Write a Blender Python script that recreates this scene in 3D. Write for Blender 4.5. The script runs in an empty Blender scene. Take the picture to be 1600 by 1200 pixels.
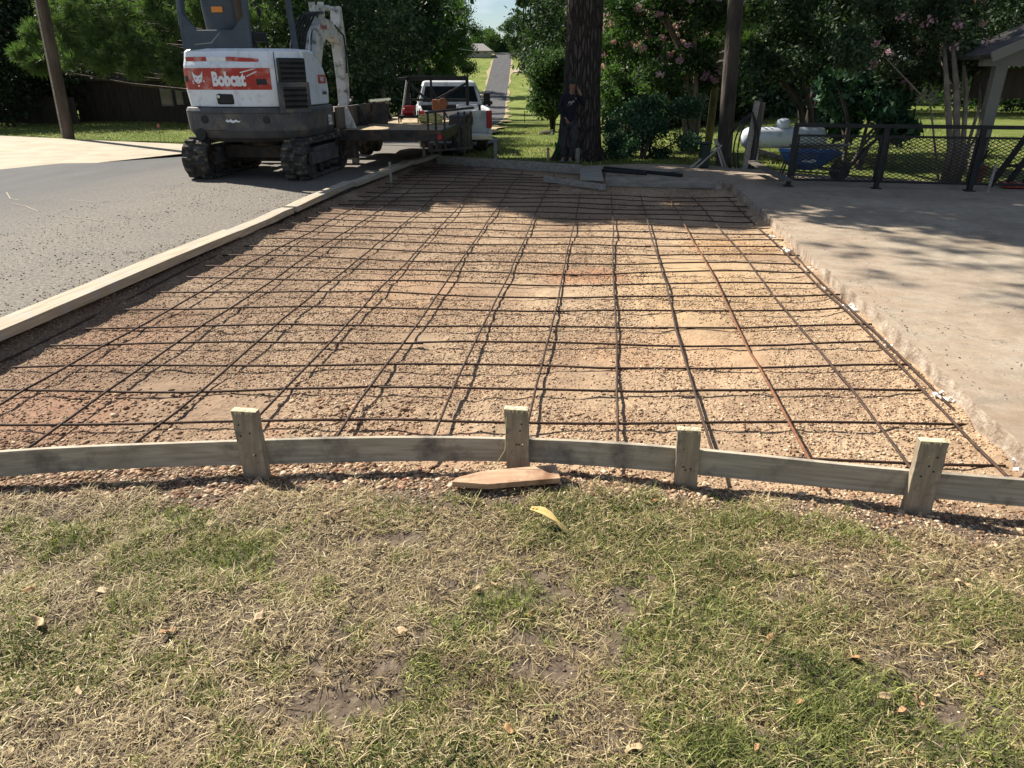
import bpy, math, random
import numpy as np
from mathutils import Vector, Matrix, Euler
S = bpy.context.scene
COL = S.collection
R = math.radians
# ------------------------------------------------------------ camera, sky, sun, exposure
FOC = 1110.0; EYE = 1.5
PITCH = math.atan(480/FOC); YAW = math.atan((160/FOC)/(1/math.cos(PITCH)))
cam = bpy.data.objects.new('camera', bpy.data.cameras.new('camera')); COL.objects.link(cam)
cam.location = (0, 0, EYE); cam.rotation_euler = (math.pi/2-PITCH, 0, YAW)
cam.data.sensor_width = 36; cam.data.lens = 36*FOC/1600
cam.data.clip_start = .05; cam.data.clip_end = 2000
S.camera = cam
SUN_EL = R(44); SUN_DIR = Vector((-.86, .53, 0)).normalized()*math.cos(SUN_EL) + Vector((0, 0, math.sin(SUN_EL)))
w = bpy.data.worlds.new('World'); S.world = w; w.use_nodes = True
nt = w.node_tree; nt.nodes.clear()
out = nt.nodes.new('ShaderNodeOutputWorld'); bg = nt.nodes.new('ShaderNodeBackground')
sky = nt.nodes.new('ShaderNodeTexSky'); sky.sky_type = 'NISHITA'; sky.sun_disc = False
sky.sun_elevation = SUN_EL; sky.sun_rotation = math.atan2(SUN_DIR.x, SUN_DIR.y) 
sky.air_density = 1.0; sky.dust_density = .3; sky.ozone_density = 2.5
tc = nt.nodes.new('ShaderNodeTexCoord'); nz = nt.nodes.new('ShaderNodeTexNoise')
mp = nt.nodes.new('ShaderNodeMapping'); mp.inputs['Scale'].default_value = (1, 1, 3.2); mp.inputs['Location'].default_value = (.37, .1, .2)
nz.inputs['Scale'].default_value = 5.5; nz.inputs['Detail'].default_value = 7
cr = nt.nodes.new('ShaderNodeValToRGB'); cr.color_ramp.elements[0].position = .5; cr.color_ramp.elements[1].position = .68
mx = nt.nodes.new('ShaderNodeMixRGB'); mx.inputs['Color2'].default_value = (9, 9.6, 10.4, 1)
nt.links.new(tc.outputs['Generated'], mp.inputs['Vector']); nt.links.new(mp.outputs[0], nz.inputs['Vector'])
nt.links.new(nz.outputs['Fac'], cr.inputs['Fac']); nt.links.new(cr.outputs['Color'], mx.inputs['Fac'])
nt.links.new(sky.outputs['Color'], mx.inputs['Color1']); nt.links.new(mx.outputs['Color'], bg.inputs['Color'])
nt.links.new(bg.outputs[0], out.inputs[0]); bg.inputs['Strength'].default_value = .05
sl = bpy.data.lights.new('sun', 'SUN'); sl.energy = 5.0; sl.angle = R(.5); sl.color = (1, .935, .82)
so = bpy.data.objects.new('sun', sl); COL.objects.link(so); so.rotation_euler = SUN_DIR.to_track_quat('Z', 'Y').to_euler()
so.location = (-20, 15, 30)
S.view_settings.view_transform = 'Standard'; S.view_settings.look = 'None'; S.view_settings.exposure = 1.0; S.view_settings.gamma = 1
# ------------------------------------------------------------ helpers
F0 = np.array([-math.sin(YAW), math.cos(YAW), 0]); RT = np.array([math.cos(YAW), math.sin(YAW), 0])
FW = F0*math.cos(PITCH)+np.array([0, 0, -math.sin(PITCH)]); UP = F0*math.sin(PITCH)+np.array([0, 0, math.cos(PITCH)])
def at(px, py, z=0.0):            # survey: the point of height z seen along a sight line
    d = FW+RT*(px-800)/FOC+UP*(600-py)/FOC; t = (z-EYE)/d[2]
    return Vector((d[0]*t, d[1]*t, z))
def atd(px, py, dist):            # the point at a horizontal distance along a sight line
    d = FW+RT*(px-800)/FOC+UP*(600-py)/FOC; t = dist/float(d@F0)
    return Vector((d[0]*t, d[1]*t, EYE+d[2]*t))
def smooth(a, b, x):
    t = np.clip((x-a)/(b-a), 0, 1); return t*t*(3-2*t)
HP = np.array([[-400, 0], [14, 0], [17, -.1], [20, -.25], [25, -.5], [40, -1.1], [80, -2.6], [120, -3.6], [150, -3.9], [169, -3.7], [187, -2.2], [205, .25], [230, 4.4], [250, 7.7], [265, 8.9], [300, 9.3], [900, 9.3]])
def terrain(x, y):
    d = x*F0[0]+y*F0[1]; l = x*RT[0]+y*RT[1]
    z = np.interp(d, HP[:, 0], HP[:, 1])
    near = np.interp(d, [-400, 14, 25, 60, 200, 260, 900], [0, 0, -.25, -.3, 1.5, 9, 10])
    m = smooth(4, 16, l)*(1-smooth(140, 200, d)); m2 = smooth(7, 16, -l-np.maximum(d-60, 0)*.1)*(1-smooth(140, 200, d))
    m = np.maximum(m, m2)
    return z*(1-m)+near*m
def tz(x, y): return float(terrain(np.float64(x), np.float64(y)))
def vnoise(x, y, seed=0):
    xi = np.floor(x).astype(np.int64); yi = np.floor(y).astype(np.int64); fx = x-xi; fy = y-yi
    fx = fx*fx*(3-2*fx); fy = fy*fy*(3-2*fy)
    def h(a, b):
        n = (a*374761393+b*668265263+seed*1442695041) & 0x7fffffff
        n = ((n ^ (n >> 13))*1274126177) & 0x7fffffff
        return ((n ^ (n >> 16)) & 0xffff)/65535.0
    return (h(xi, yi)*(1-fx)+h(xi+1, yi)*fx)*(1-fy)+(h(xi, yi+1)*(1-fx)+h(xi+1, yi+1)*fx)*fy
def fbm(x, y, oct=4, seed=0):
    s = 0; a = .5; t = 0
    for i in range(oct):
        s = s+a*vnoise(x*2**i, y*2**i, seed+i); t += a; a *= .5
    return s/t
def tag(o, label=None, cat=None, group=None, kind=None):
    if label: o['label'] = label
    if cat: o['category'] = cat
    if group: o['group'] = group
    if kind: o['kind'] = kind
    return o
def empty(name, loc, rz=0, label=None, cat=None, group=None):
    o = bpy.data.objects.new(name, None); COL.objects.link(o); o.location = loc; o.rotation_euler = (0, 0, rz)
    o.empty_display_size = .1
    return tag(o, label, cat, group)
def link_mesh(name, me, mat, parent=None):
    o = bpy.data.objects.new(name, me); COL.objects.link(o)
    if mat is not None:
        for m in (mat if isinstance(mat, (list, tuple)) else [mat]): me.materials.append(m)
    if parent is not None: o.parent = parent
    return o
def np_mesh(name, v, f, mat, parent=None, rnd=None, smoothf=False):
    v = np.asarray(v, np.float32); f = np.asarray(f, np.int32); k = f.shape[1]
    me = bpy.data.meshes.new(name); me.vertices.add(len(v)); me.vertices.foreach_set('co', v.ravel())
    me.loops.add(f.size); me.loops.foreach_set('vertex_index', f.ravel())
    me.polygons.add(len(f)); me.polygons.foreach_set('loop_start', np.arange(len(f), dtype=np.int32)*k)
    me.polygons.foreach_set('loop_total', np.full(len(f), k, np.int32))
    if smoothf: me.polygons.foreach_set('use_smooth', np.ones(len(f), bool))
    me.update(calc_edges=True)
    if rnd is not None:
        a = me.attributes.new('rnd', 'FLOAT', 'FACE'); a.data.foreach_set('value', np.asarray(rnd, np.float32))
    return link_mesh(name, me, mat, parent)
class MB:
    def __init__(s): s.v = []; s.f = []; s.m = []; s.k = 0
    def add(s, vs, fs, M=None):
        n = len(s.v)
        for p in vs:
            p = Vector(p); s.v.append(M @ p if M is not None else p)
        for f in fs: s.f.append([i+n for i in f]); s.m.append(s.k)
        return s
    def box(s, c, d, rot=(0, 0, 0), taper=1.0):
        x, y, z = d[0]/2, d[1]/2, d[2]/2
        vs = [(-x, -y, -z), (x, -y, -z), (x, y, -z), (-x, y, -z), (-x*taper, -y*taper, z), (x*taper, -y*taper, z), (x*taper, y*taper, z), (-x*taper, y*taper, z)]
        return s.add(vs, [(3, 2, 1, 0), (4, 5, 6, 7), (0, 1, 5, 4), (1, 2, 6, 5), (2, 3, 7, 6), (3, 0, 4, 7)], Matrix.Translation(c) @ Euler(rot).to_matrix().to_4x4())
    def bar(s, a, b, w, h, up=(0, 0, 1)):       # box from a to b
        a = Vector(a); b = Vector(b); y = (b-a); L = y.length; y.normalize(); up = Vector(up)
        x = y.cross(up)
        if x.length < 1e-4: x = y.cross(Vector((1, 0, 0)))
        x.normalize(); z = x.cross(y)
        M = Matrix((x, y, z)).transposed().to_4x4(); M.translation = (a+b)/2
        X, Y, Z = w/2, L/2, h/2
        vs = [(-X, -Y, -Z), (X, -Y, -Z), (X, Y, -Z), (-X, Y, -Z), (-X, -Y, Z), (X, -Y, Z), (X, Y, Z), (-X, Y, Z)]
        return s.add(vs, [(3, 2, 1, 0), (4, 5, 6, 7), (0, 1, 5, 4), (1, 2, 6, 5), (2, 3, 7, 6), (3, 0, 4, 7)], M)
    def tube(s, pts, r, n=8, caps=True):
        pts = [Vector(p) for p in pts]; rs = r if isinstance(r, (list, tuple)) else [r]*len(pts)
        t0 = (pts[1]-pts[0]).normalized(); ref = Vector((0, 0, 1)) if abs(t0.z) < .9 else Vector((1, 0, 0))
        u = t0.cross(ref).normalized(); vs = []
        for i, p in enumerate(pts):
            t = (pts[min(i+1, len(pts)-1)]-pts[max(i-1, 0)]).normalized()
            u = (u-t*u.dot(t)).normalized(); v = t.cross(u)
            for k in range(n):
                a = 2*math.pi*k/n; vs.append(p+(u*math.cos(a)+v*math.sin(a))*rs[i])
        fs = [[i*n+k, i*n+(k+1) % n, (i+1)*n+(k+1) % n, (i+1)*n+k] for i in range(len(pts)-1) for k in range(n)]
        if caps: fs += [list(range(n))[::-1], [(len(pts)-1)*n+k for k in range(n)]]
        return s.add(vs, fs)
    def cyl(s, a, b, r, r2=None, n=16): return s.tube([a, b], [r, r if r2 is None else r2], n)
    def prism(s, poly, depth, M=None):         # outline in xy, extruded 0..depth along z
        n = len(poly); vs = [(p[0], p[1], 0) for p in poly]+[(p[0], p[1], depth) for p in poly]
        return s.add(vs, [list(range(n))[::-1], list(range(n, 2*n))]+[[i, (i+1) % n, n+(i+1) % n, n+i] for i in range(n)], M)
    def loft(s, rings, cap=True):
        n = len(rings[0]); vs = [p for r in rings for p in r]
        fs = [[i*n+k, i*n+(k+1) % n, (i+1)*n+(k+1) % n, (i+1)*n+k] for i in range(len(rings)-1) for k in range(n)]
        if cap: fs += [list(range(n))[::-1], [(len(rings)-1)*n+k for k in range(n)]]
        return s.add(vs, fs)
    def lathe(s, prof, n=20, M=None):          # (r,z) profile
        vs = [(r*math.cos(2*math.pi*k/n), r*math.sin(2*math.pi*k/n), z) for r, z in prof for k in range(n)]
        fs = [[i*n+k, i*n+(k+1) % n, (i+1)*n+(k+1) % n, (i+1)*n+k] for i in range(len(prof)-1) for k in range(n)]
        fs += [list(range(n))[::-1], [(len(prof)-1)*n+k for k in range(n)]]
        return s.add(vs, fs, M)
    def build(s, name, mat, parent=None, bevel=0, sm=False, seg=2):
        me = bpy.data.meshes.new(name); me.from_pydata([tuple(p) for p in s.v], [], s.f)
        o = link_mesh(name, me, mat, parent)
        for p, k in zip(me.polygons, s.m):
            p.material_index = k
            if sm: p.use_smooth = True
        if bevel:
            b = o.modifiers.new('bevel', 'BEVEL'); b.width = bevel; b.segments = seg; b.limit_method = 'ANGLE'; b.angle_limit = R(35)
        return o
AX_YZ = Matrix(((0, 0, 1, 0), (1, 0, 0, 0), (0, 1, 0, 0), (0, 0, 0, 1)))   # outline (y,z), depth along x
AX_XZ = Matrix(((1, 0, 0, 0), (0, 0, -1, 0), (0, 1, 0, 0), (0, 0, 0, 1)))  # outline (x,z), depth along -y
# ------------------------------------------------------------ materials
def newmat(name):
    m = bpy.data.materials.new(name); m.use_nodes = True; t = m.node_tree
    return m, t, t.nodes['Principled BSDF']
def N(t, typ, **kw):
    n = t.nodes.new(typ)
    for k, v in kw.items():
        if k in n.inputs: n.inputs[k].default_value = v
        else: setattr(n, k, v)
    return n
def c4(c): return (c[0], c[1], c[2], 1)
def ramp(t, fac, stops):
    n = t.nodes.new('ShaderNodeValToRGB'); e = n.color_ramp.elements
    while len(e) < len(stops): e.new(.5)
    for i, (p, c) in enumerate(stops): e[i].position = p; e[i].color = c4(c)
    t.links.new(fac, n.inputs['Fac']); return n.outputs['Color']
def noise(t, scale, detail=5, rough=.55, vec=None, dist=0, stretch=None):
    n = N(t, 'ShaderNodeTexNoise', Scale=scale, Detail=detail, Roughness=rough, Distortion=dist)
    if vec is None: vec = t.nodes.new('ShaderNodeTexCoord').outputs['Object']
    if stretch:
        m = N(t, 'ShaderNodeMapping', Scale=stretch); t.links.new(vec, m.inputs['Vector']); vec = m.outputs[0]
    t.links.new(vec, n.inputs['Vector']); return n.outputs['Fac']
def mix(t, fac, a, b, mode='MIX'):
    n = t.nodes.new('ShaderNodeMixRGB'); n.blend_type = mode
    for k, v in ((0, fac), (1, a), (2, b)):
        if isinstance(v, (int, float)): n.inputs[k].default_value = v if k == 0 else (v, v, v, 1)
        elif isinstance(v, tuple): n.inputs[k].default_value = c4(v)
        else: t.links.new(v, n.inputs[k])
    return n.outputs[0]
def bump(t, b, h, strength=.5, dist=.01):
    n = N(t, 'ShaderNodeBump', Strength=strength, Distance=dist); t.links.new(h, n.inputs['Height']); t.links.new(n.outputs[0], b.inputs['Normal'])
def surf(name, c1, c2, scale=6, rough=.8, metal=0, bs=.3, bd=.004, bscale=None, spec=.4, stretch=None, dirt=None, dscale=3, c3=None):
    m, t, b = newmat(name)
    f = noise(t, scale, stretch=stretch)
    col = ramp(t, f, [(.33, c1), (.68, c2)] if c3 is None else [(.3, c1), (.5, c2), (.7, c3)])
    if dirt:
        f2 = ramp(t, noise(t, dscale, 7, .65), [(.5, (0, 0, 0)), (.68, (1, 1, 1))])
        col = mix(t, f2, col, dirt)
    t.links.new(col, b.inputs['Base Color']); b.inputs['Roughness'].default_value = rough; b.inputs['Metallic'].default_value = metal
    b.inputs['Specular IOR Level'].default_value = spec
    bump(t, b, noise(t, bscale or scale*6, 6, stretch=stretch), bs, bd)
    return m
def leafmat(name, stops, trans=.35, rough=.55):
    m, t, b = newmat(name)
    a = N(t, 'ShaderNodeAttribute', attribute_name='rnd')
    col = ramp(t, a.outputs['Fac'], stops)
    t.links.new(col, b.inputs['Base Color']); b.inputs['Roughness'].default_value = max(.6, rough); b.inputs['Specular IOR Level'].default_value = .2
    tr = t.nodes.new('ShaderNodeBsdfTranslucent'); t.links.new(mix(t, 1.0, col, (1.0, 1.35, .5), 'MULTIPLY'), tr.inputs['Color'])
    ms = N(t, 'ShaderNodeMixShader', Fac=trans); t.links.new(b.outputs[0], ms.inputs[1]); t.links.new(tr.outputs[0], ms.inputs[2])
    t.links.new(ms.outputs[0], t.nodes['Material Output'].inputs['Surface'])
    return m
M = {}
M['leaf'] = leafmat('leaf_green', [(0, (.02, .042, .016)), (.5, (.042, .075, .028)), (1, (.085, .125, .055))])
M['leaf_bright'] = leafmat('leaf_bright', [(0, (.03, .06, .02)), (.5, (.065, .11, .035)), (1, (.13, .18, .075))])
M['leaf_dark'] = leafmat('leaf_dark', [(0, (.015, .03, .014)), (.6, (.038, .064, .03)), (1, (.1, .135, .07))], .15, .4)
M['leaf_glossy'] = leafmat('leaf_glossy', [(0, (.018, .05, .024)), (.6, (.04, .095, .05)), (1, (.1, .17, .11))], .12, .32)
M['needle'] = leafmat('pine_needles', [(0, (.05, .08, .035)), (.5, (.1, .145, .06)), (1, (.2, .25, .12))], .4)
M['bloom'] = leafmat('pink_blossom', [(0, (.42, .2, .3)), (.5, (.6, .34, .44)), (1, (.75, .55, .6))], .25)
M['bark'] = surf('bark', (.03, .024, .02), (.11, .085, .07), 5, .95, bs=1, bd=.03, bscale=14, stretch=(1, 1, .22))
M['bark_pale'] = surf('bark_pale', (.12, .09, .065), (.26, .2, .15), 5, .85, bs=.5, bd=.01, stretch=(1, 1, .3))
def m_pinebark():
    m, t, b = newmat('pine_bark')
    co = t.nodes.new('ShaderNodeTexCoord').outputs['Object']
    mpn = N(t, 'ShaderNodeMapping', Scale=(1, 1, .2)); t.links.new(co, mpn.inputs['Vector'])
    v = N(t, 'ShaderNodeTexVoronoi', Scale=17, feature='DISTANCE_TO_EDGE')
    wn = N(t, 'ShaderNodeTexNoise', Scale=6, Detail=5); t.links.new(mpn.outputs[0], wn.inputs['Vector'])
    ad = t.nodes.new('ShaderNodeMixRGB'); ad.blend_type = 'ADD'; ad.inputs[0].default_value = .12
    t.links.new(mpn.outputs[0], ad.inputs[1]); t.links.new(wn.outputs['Color'], ad.inputs[2]); t.links.new(ad.outputs[0], v.inputs['Vector'])
    col = ramp(t, v.outputs['Distance'], [(0, (.022, .018, .016)), (.09, (.085, .066, .058)), (.35, (.15, .118, .105))])
    col = mix(t, noise(t, 30, 6), col, (.05, .04, .036)); t.links.new(col, b.inputs['Base Color'])
    b.inputs['Roughness'].default_value = .95; b.inputs['Specular IOR Level'].default_value = .15
    bump(t, b, ramp(t, v.outputs['Distance'], [(0, (0, 0, 0)), (.2, (1, 1, 1))]), 1, .05); return m
M['pinebark'] = m_pinebark()
def m_asphalt():
    m, t, b = newmat('asphalt')
    co = t.nodes.new('ShaderNodeTexCoord').outputs['Object']
    base = ramp(t, noise(t, .9, 7, .7, stretch=(1.6, .35, 1)), [(.35, (.055, .055, .058)), (.65, (.085, .084, .085))])
    sp = t.nodes.new('ShaderNodeSeparateXYZ'); t.links.new(co, sp.inputs[0])
    mr = N(t, 'ShaderNodeMapRange'); t.links.new(sp.outputs['X'], mr.inputs['Value'])
    mr.inputs['From Min'].default_value = -8.6; mr.inputs['From Max'].default_value = -5.8
    my = N(t, 'ShaderNodeMapRange'); t.links.new(sp.outputs['Y'], my.inputs['Value'])
    my.inputs['From Min'].default_value = 26; my.inputs['From Max'].default_value = 15
    mm = mix(t, 1.0, mr.outputs[0], my.outputs[0], 'MULTIPLY')
    n2 = mix(t, 1.0, mm, ramp(t, noise(t, 1.6, 7, .7), [(.2, (.5, .5, .5)), (.5, (1, 1, 1))]), 'MULTIPLY')
    dust = ramp(t, noise(t, 30, 6, .8), [(.34, (.055, .048, .04)), (.5, (.15, .132, .11)), (.66, (.29, .255, .21))])
    col = mix(t, n2, base, dust)
    v = N(t, 'ShaderNodeTexVoronoi', Scale=160); t.links.new(co, v.inputs['Vector'])
    col = mix(t, .35, col, ramp(t, v.outputs['Color'], [(.1, (.3, .3, .3)), (.9, (1.5, 1.5, 1.5))]), 'MULTIPLY')
    t.links.new(col, b.inputs['Base Color']); b.inputs['Roughness'].default_value = .85; b.inputs['Specular IOR Level'].default_value = .3
    bump(t, b, mix(t, .5, v.outputs['Distance'], noise(t, 60, 6)), .6, .006); return m
M['asphalt'] = m_asphalt()
def m_conc():
    m, t, b = newmat('driveway_concrete')
    co = t.nodes.new('ShaderNodeTexCoord').outputs['Object']
    base = ramp(t, noise(t, 1.1, 8, .62, dist=.4), [(.3, (.25, .2, .15)), (.5, (.35, .295, .23)), (.72, (.42, .37, .3))])
    fine = ramp(t, noise(t, 55, 7, .75), [(.3, (.72, .7, .68)), (.7, (1.14, 1.13, 1.12))])
    base = mix(t, 1.0, base, fine, 'MULTIPLY')
    sp = t.nodes.new('ShaderNodeSeparateXYZ'); t.links.new(co, sp.inputs[0])
    mr = N(t, 'ShaderNodeMapRange'); t.links.new(sp.outputs['X'], mr.inputs['Value']); mr.inputs['From Min'].default_value = 3.4; mr.inputs['From Max'].default_value = 1.9
    dn = ramp(t, noise(t, 2.3, 8, .7, stretch=(.6, 1.6, 1)), [(.38, (0, 0, 0)), (.66, (1, 1, 1))])
    col = mix(t, mix(t, 1.0, mr.outputs[0], dn, 'MULTIPLY'), base, (.34, .25, .18))
    st = ramp(t, noise(t, 1.5, 6, .6, stretch=(.8, 2.4, 1)), [(.66, (0, 0, 0)), (.78, (1, 1, 1))])
    col = mix(t, mix(t, 1.0, st, .55, 'MULTIPLY'), col, (.17, .12, .095))
    vk = N(t, 'ShaderNodeTexVoronoi', Scale=.33, feature='DISTANCE_TO_EDGE'); wv = t.nodes.new('ShaderNodeMixRGB'); wv.blend_type = 'ADD'; wv.inputs[0].default_value = .5
    wn = N(t, 'ShaderNodeTexNoise', Scale=2.5, Detail=6); t.links.new(co, wn.inputs['Vector']); t.links.new(co, wv.inputs[1]); t.links.new(wn.outputs['Color'], wv.inputs[2]); t.links.new(wv.outputs[0], vk.inputs['Vector'])
    col = mix(t, ramp(t, vk.outputs['Distance'], [(0, (.35, .35, .35)), (.002, (0, 0, 0))]), col, (.07, .055, .045))
    gr2 = ramp(t, noise(t, 7, 8, .72), [(.35, (.8, .79, .77)), (.65, (1.1, 1.1, 1.1))]); col = mix(t, 1.0, col, gr2, 'MULTIPLY')
    t.links.new(col, b.inputs['Base Color']); b.inputs['Roughness'].default_value = .9; b.inputs['Specular IOR Level'].default_value = .25
    bump(t, b, noise(t, 45, 8, .7), .45, .006); return m
M['concrete'] = m_conc()
M['edge_conc'] = surf('broken_concrete_edge', (.17, .125, .09), (.33, .26, .2), 9, .95, bs=.9, bd=.015, bscale=40, c3=(.46, .4, .33))
M['apron'] = surf('pale_concrete', (.32, .265, .185), (.4, .34, .25), 1.5, .85, bs=.3, bscale=40, dirt=(.27, .22, .15), dscale=2)
def m_gravel():
    m, t, b = newmat('gravel_bed')
    co = t.nodes.new('ShaderNodeTexCoord').outputs['Object']
    sp = t.nodes.new('ShaderNodeSeparateXYZ'); t.links.new(co, sp.inputs[0])
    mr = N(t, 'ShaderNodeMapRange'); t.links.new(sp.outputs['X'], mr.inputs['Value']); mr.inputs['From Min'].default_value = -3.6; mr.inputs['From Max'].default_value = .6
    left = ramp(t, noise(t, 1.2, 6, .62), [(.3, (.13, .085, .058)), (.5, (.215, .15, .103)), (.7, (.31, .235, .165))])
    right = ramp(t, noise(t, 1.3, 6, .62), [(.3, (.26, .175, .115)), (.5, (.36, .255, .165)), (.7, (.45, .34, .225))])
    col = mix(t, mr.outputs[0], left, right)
    red = ramp(t, noise(t, 1.1, 5, .6, stretch=(1, 1, 1), dist=.5), [(.62, (0, 0, 0)), (.76, (1, 1, 1))])
    col = mix(t, mix(t, 1.0, red, .4, 'MULTIPLY'), col, (.36, .13, .07))
    v = N(t, 'ShaderNodeTexVoronoi', Scale=55); t.links.new(co, v.inputs['Vector'])
    vc = ramp(t, v.outputs['Color'], [(.05, (.55, .5, .46)), (.5, (1, 1, 1)), (.95, (1.45, 1.4, 1.3))])
    gm = ramp(t, noise(t, 2.2, 6, .65), [(.36, (.25, .25, .25)), (.6, (1, 1, 1))])
    col = mix(t, mix(t, 1.0, gm, .75, 'MULTIPLY'), col, mix(t, 1.0, col, vc, 'MULTIPLY'))
    for (cx_, cy_, rx_, ry_, cc_, st_) in ((.8, 5.9, .9, 1.5, (.48, .33, .18), .5), (-.1, 6.2, .5, .35, (.36, .18, .1), .75), (.5, 4.3, .8, .5, (.42, .26, .15), .5), (-1.6, 5.5, .7, .9, (.33, .2, .12), .45), (1.3, 7.6, .6, .6, (.42, .25, .12), .6), (-.75, 2.95, .5, .2, (.36, .2, .13), .45), (-3.2, 4.1, .5, .8, (.3, .16, .1), .4), (-2.9, 3.0, .6, .5, (.32, .16, .1), .4)):
        mpp = N(t, 'ShaderNodeMapping'); mpp.inputs['Location'].default_value = (-cx_/rx_, -cy_/ry_, 0); mpp.inputs['Scale'].default_value = (1/rx_, 1/ry_, 0)
        wob_ = t.nodes.new('ShaderNodeMixRGB'); wob_.blend_type = 'ADD'; wob_.inputs[0].default_value = .6; nn_ = N(t, 'ShaderNodeTexNoise', Scale=2.2, Detail=4)
        t.links.new(co, nn_.inputs['Vector']); t.links.new(co, mpp.inputs['Vector']); t.links.new(mpp.outputs[0], wob_.inputs[1]); t.links.new(nn_.outputs['Color'], wob_.inputs[2])
        sb_ = t.nodes.new('ShaderNodeVectorMath'); sb_.operation = 'SUBTRACT'; sb_.inputs[1].default_value = (.3, .3, .3); t.links.new(wob_.outputs[0], sb_.inputs[0])
        gr_ = t.nodes.new('ShaderNodeTexGradient'); gr_.gradient_type = 'SPHERICAL'; t.links.new(sb_.outputs[0], gr_.inputs['Vector'])
        col = mix(t, mix(t, 1.0, ramp(t, gr_.outputs['Fac'], [(0, (0, 0, 0)), (.5, (1, 1, 1))]), st_, 'MULTIPLY'), col, cc_)
    # soil where the bed ends in the foreground
    mf = N(t, 'ShaderNodeMapRange'); t.links.new(sp.outputs['Y'], mf.inputs['Value']); mf.inputs['From Min'].default_value = 2.78; mf.inputs['From Max'].default_value = 2.55
    soil = ramp(t, noise(t, 22, 9, .78), [(.3, (.05, .037, .027)), (.5, (.115, .086, .062)), (.72, (.24, .19, .135))])
    col = mix(t, mf.outputs[0], col, soil)
    t.links.new(col, b.inputs['Base Color']); b.inputs['Roughness'].default_value = .95; b.inputs['Specular IOR Level'].default_value = .2
    h = mix(t, gm, noise(t, 70, 7, .7), v.outputs['Distance'])
    bump(t, b, h, .8, .006); return m
M['gravel'] = m_gravel()
def m_pebble():
    m, t, b = newmat('pebbles')
    a = N(t, 'ShaderNodeAttribute', attribute_name='rnd')
    col = ramp(t, a.outputs['Fac'], [(0, (.11, .065, .045)), (.3, (.24, .15, .1)), (.55, (.36, .26, .18)), (.8, (.5, .4, .29)), (.95, (.6, .52, .42)), (1, (.34, .13, .08))])
    co = t.nodes.new('ShaderNodeTexCoord').outputs['Object']; sp = t.nodes.new('ShaderNodeSeparateXYZ'); t.links.new(co, sp.inputs[0])
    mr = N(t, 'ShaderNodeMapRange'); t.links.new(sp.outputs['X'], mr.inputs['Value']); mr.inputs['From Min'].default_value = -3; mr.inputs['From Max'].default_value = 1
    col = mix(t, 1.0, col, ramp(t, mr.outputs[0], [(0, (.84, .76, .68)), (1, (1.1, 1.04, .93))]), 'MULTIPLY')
    t.links.new(col, b.inputs['Base Color']); b.inputs['Roughness'].default_value = .85; b.inputs['Specular IOR Level'].default_value = .25; return m
M['pebble'] = m_pebble()
def m_ground():
    m, t, b = newmat('mown_lawn')
    big = ramp(t, noise(t, .35, 6, .6), [(.3, (.11, .16, .035)), (.5, (.18, .22, .06)), (.7, (.27, .27, .11))])
    fine = ramp(t, noise(t, 9, 8, .75), [(.25, (.5, .55, .45)), (.75, (1.35, 1.3, 1.2))])
    col = mix(t, 1.0, big, fine, 'MULTIPLY')
    t.links.new(col, b.inputs['Base Color']); b.inputs['Roughness'].default_value = .95; b.inputs['Specular IOR Level'].default_value = .1
    bump(t, b, noise(t, 22, 8, .8), 1, .08); return m
M['lawn'] = m_ground()
M['grass'] = leafmat('grass_blades', [(0, (.08, .1, .028)), (.4, (.175, .195, .055)), (.7, (.31, .31, .11)), (1, (.5, .46, .16))], .25)
M['straw'] = leafmat('dry_grass', [(0, (.07, .047, .024)), (.4, (.24, .175, .09)), (.75, (.48, .38, .21)), (1, (.76, .66, .42))], .15)
M['form'] = surf('form_wood', (.32, .27, .2), (.5, .44, .34), 3, .85, bs=.5, bd=.003, stretch=(1, 8, 24), bscale=20, dirt=(.14, .12, .1), dscale=5)
M['strip_wood'] = surf('dusty_form_wood', (.3, .24, .165), (.46, .39, .29), 5, .85, bs=.5, stretch=(9, .6, 9), dirt=(.34, .32, .29), dscale=4)
M['stake'] = surf('stake_wood', (.24, .19, .13), (.4, .33, .235), 4, .9, bs=.7, stretch=(10, 10, .8), dirt=(.16, .135, .105), dscale=12)
M['fresh'] = surf('split_wood', (.52, .43, .27), (.72, .62, .41), 20, .85, bs=.8)
M['redwood'] = surf('reddish_board', (.42, .25, .15), (.58, .4, .26), 5, .85, bs=.5, stretch=(1, 8, 8), dirt=(.25, .13, .07), dscale=9)
M['oldwood'] = surf('weathered_wood', (.07, .06, .05), (.17, .145, .12), 6, .9, bs=.7, bd=.006, stretch=(4, 4, .25))
M['plank'] = surf('grey_plank', (.2, .18, .155), (.34, .31, .27), 4, .9, bs=.5, stretch=(1, 6, 6))
M['rebar'] = surf('rebar_steel', (.035, .026, .022), (.1, .055, .035), 30, .75, .3, bs=.6, bscale=200)
M['rust'] = surf('rusty_rebar', (.13, .055, .03), (.26, .115, .055), 40, .85, .1, bs=.5)
M['white'] = surf('white_paint', (.76, .8, .86), (.82, .85, .9), 3, .3, bs=.04, dirt=(.62, .63, .64), dscale=9)
M['dgrey'] = surf('charcoal_paint', (.055, .055, .06), (.09, .09, .093), 5, .55, bs=.15, dirt=(.15, .13, .105), dscale=4)
M['bluegrey'] = surf('slate_paint', (.045, .06, .085), (.07, .09, .115), 5, .5, bs=.08)
M['black'] = surf('black_plastic', (.01, .01, .011), (.022, .022, .024), 8, .5, bs=.15)
M['rubber'] = surf('rubber', (.02, .019, .018), (.06, .054, .048), 6, .9, bs=.6, dirt=(.2, .165, .125), dscale=9)
M['red'] = surf('red_decal', (.38, .03, .018), (.5, .06, .04), 5, .5, bs=.03, dirt=(.55, .3, .25), dscale=5)
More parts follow.
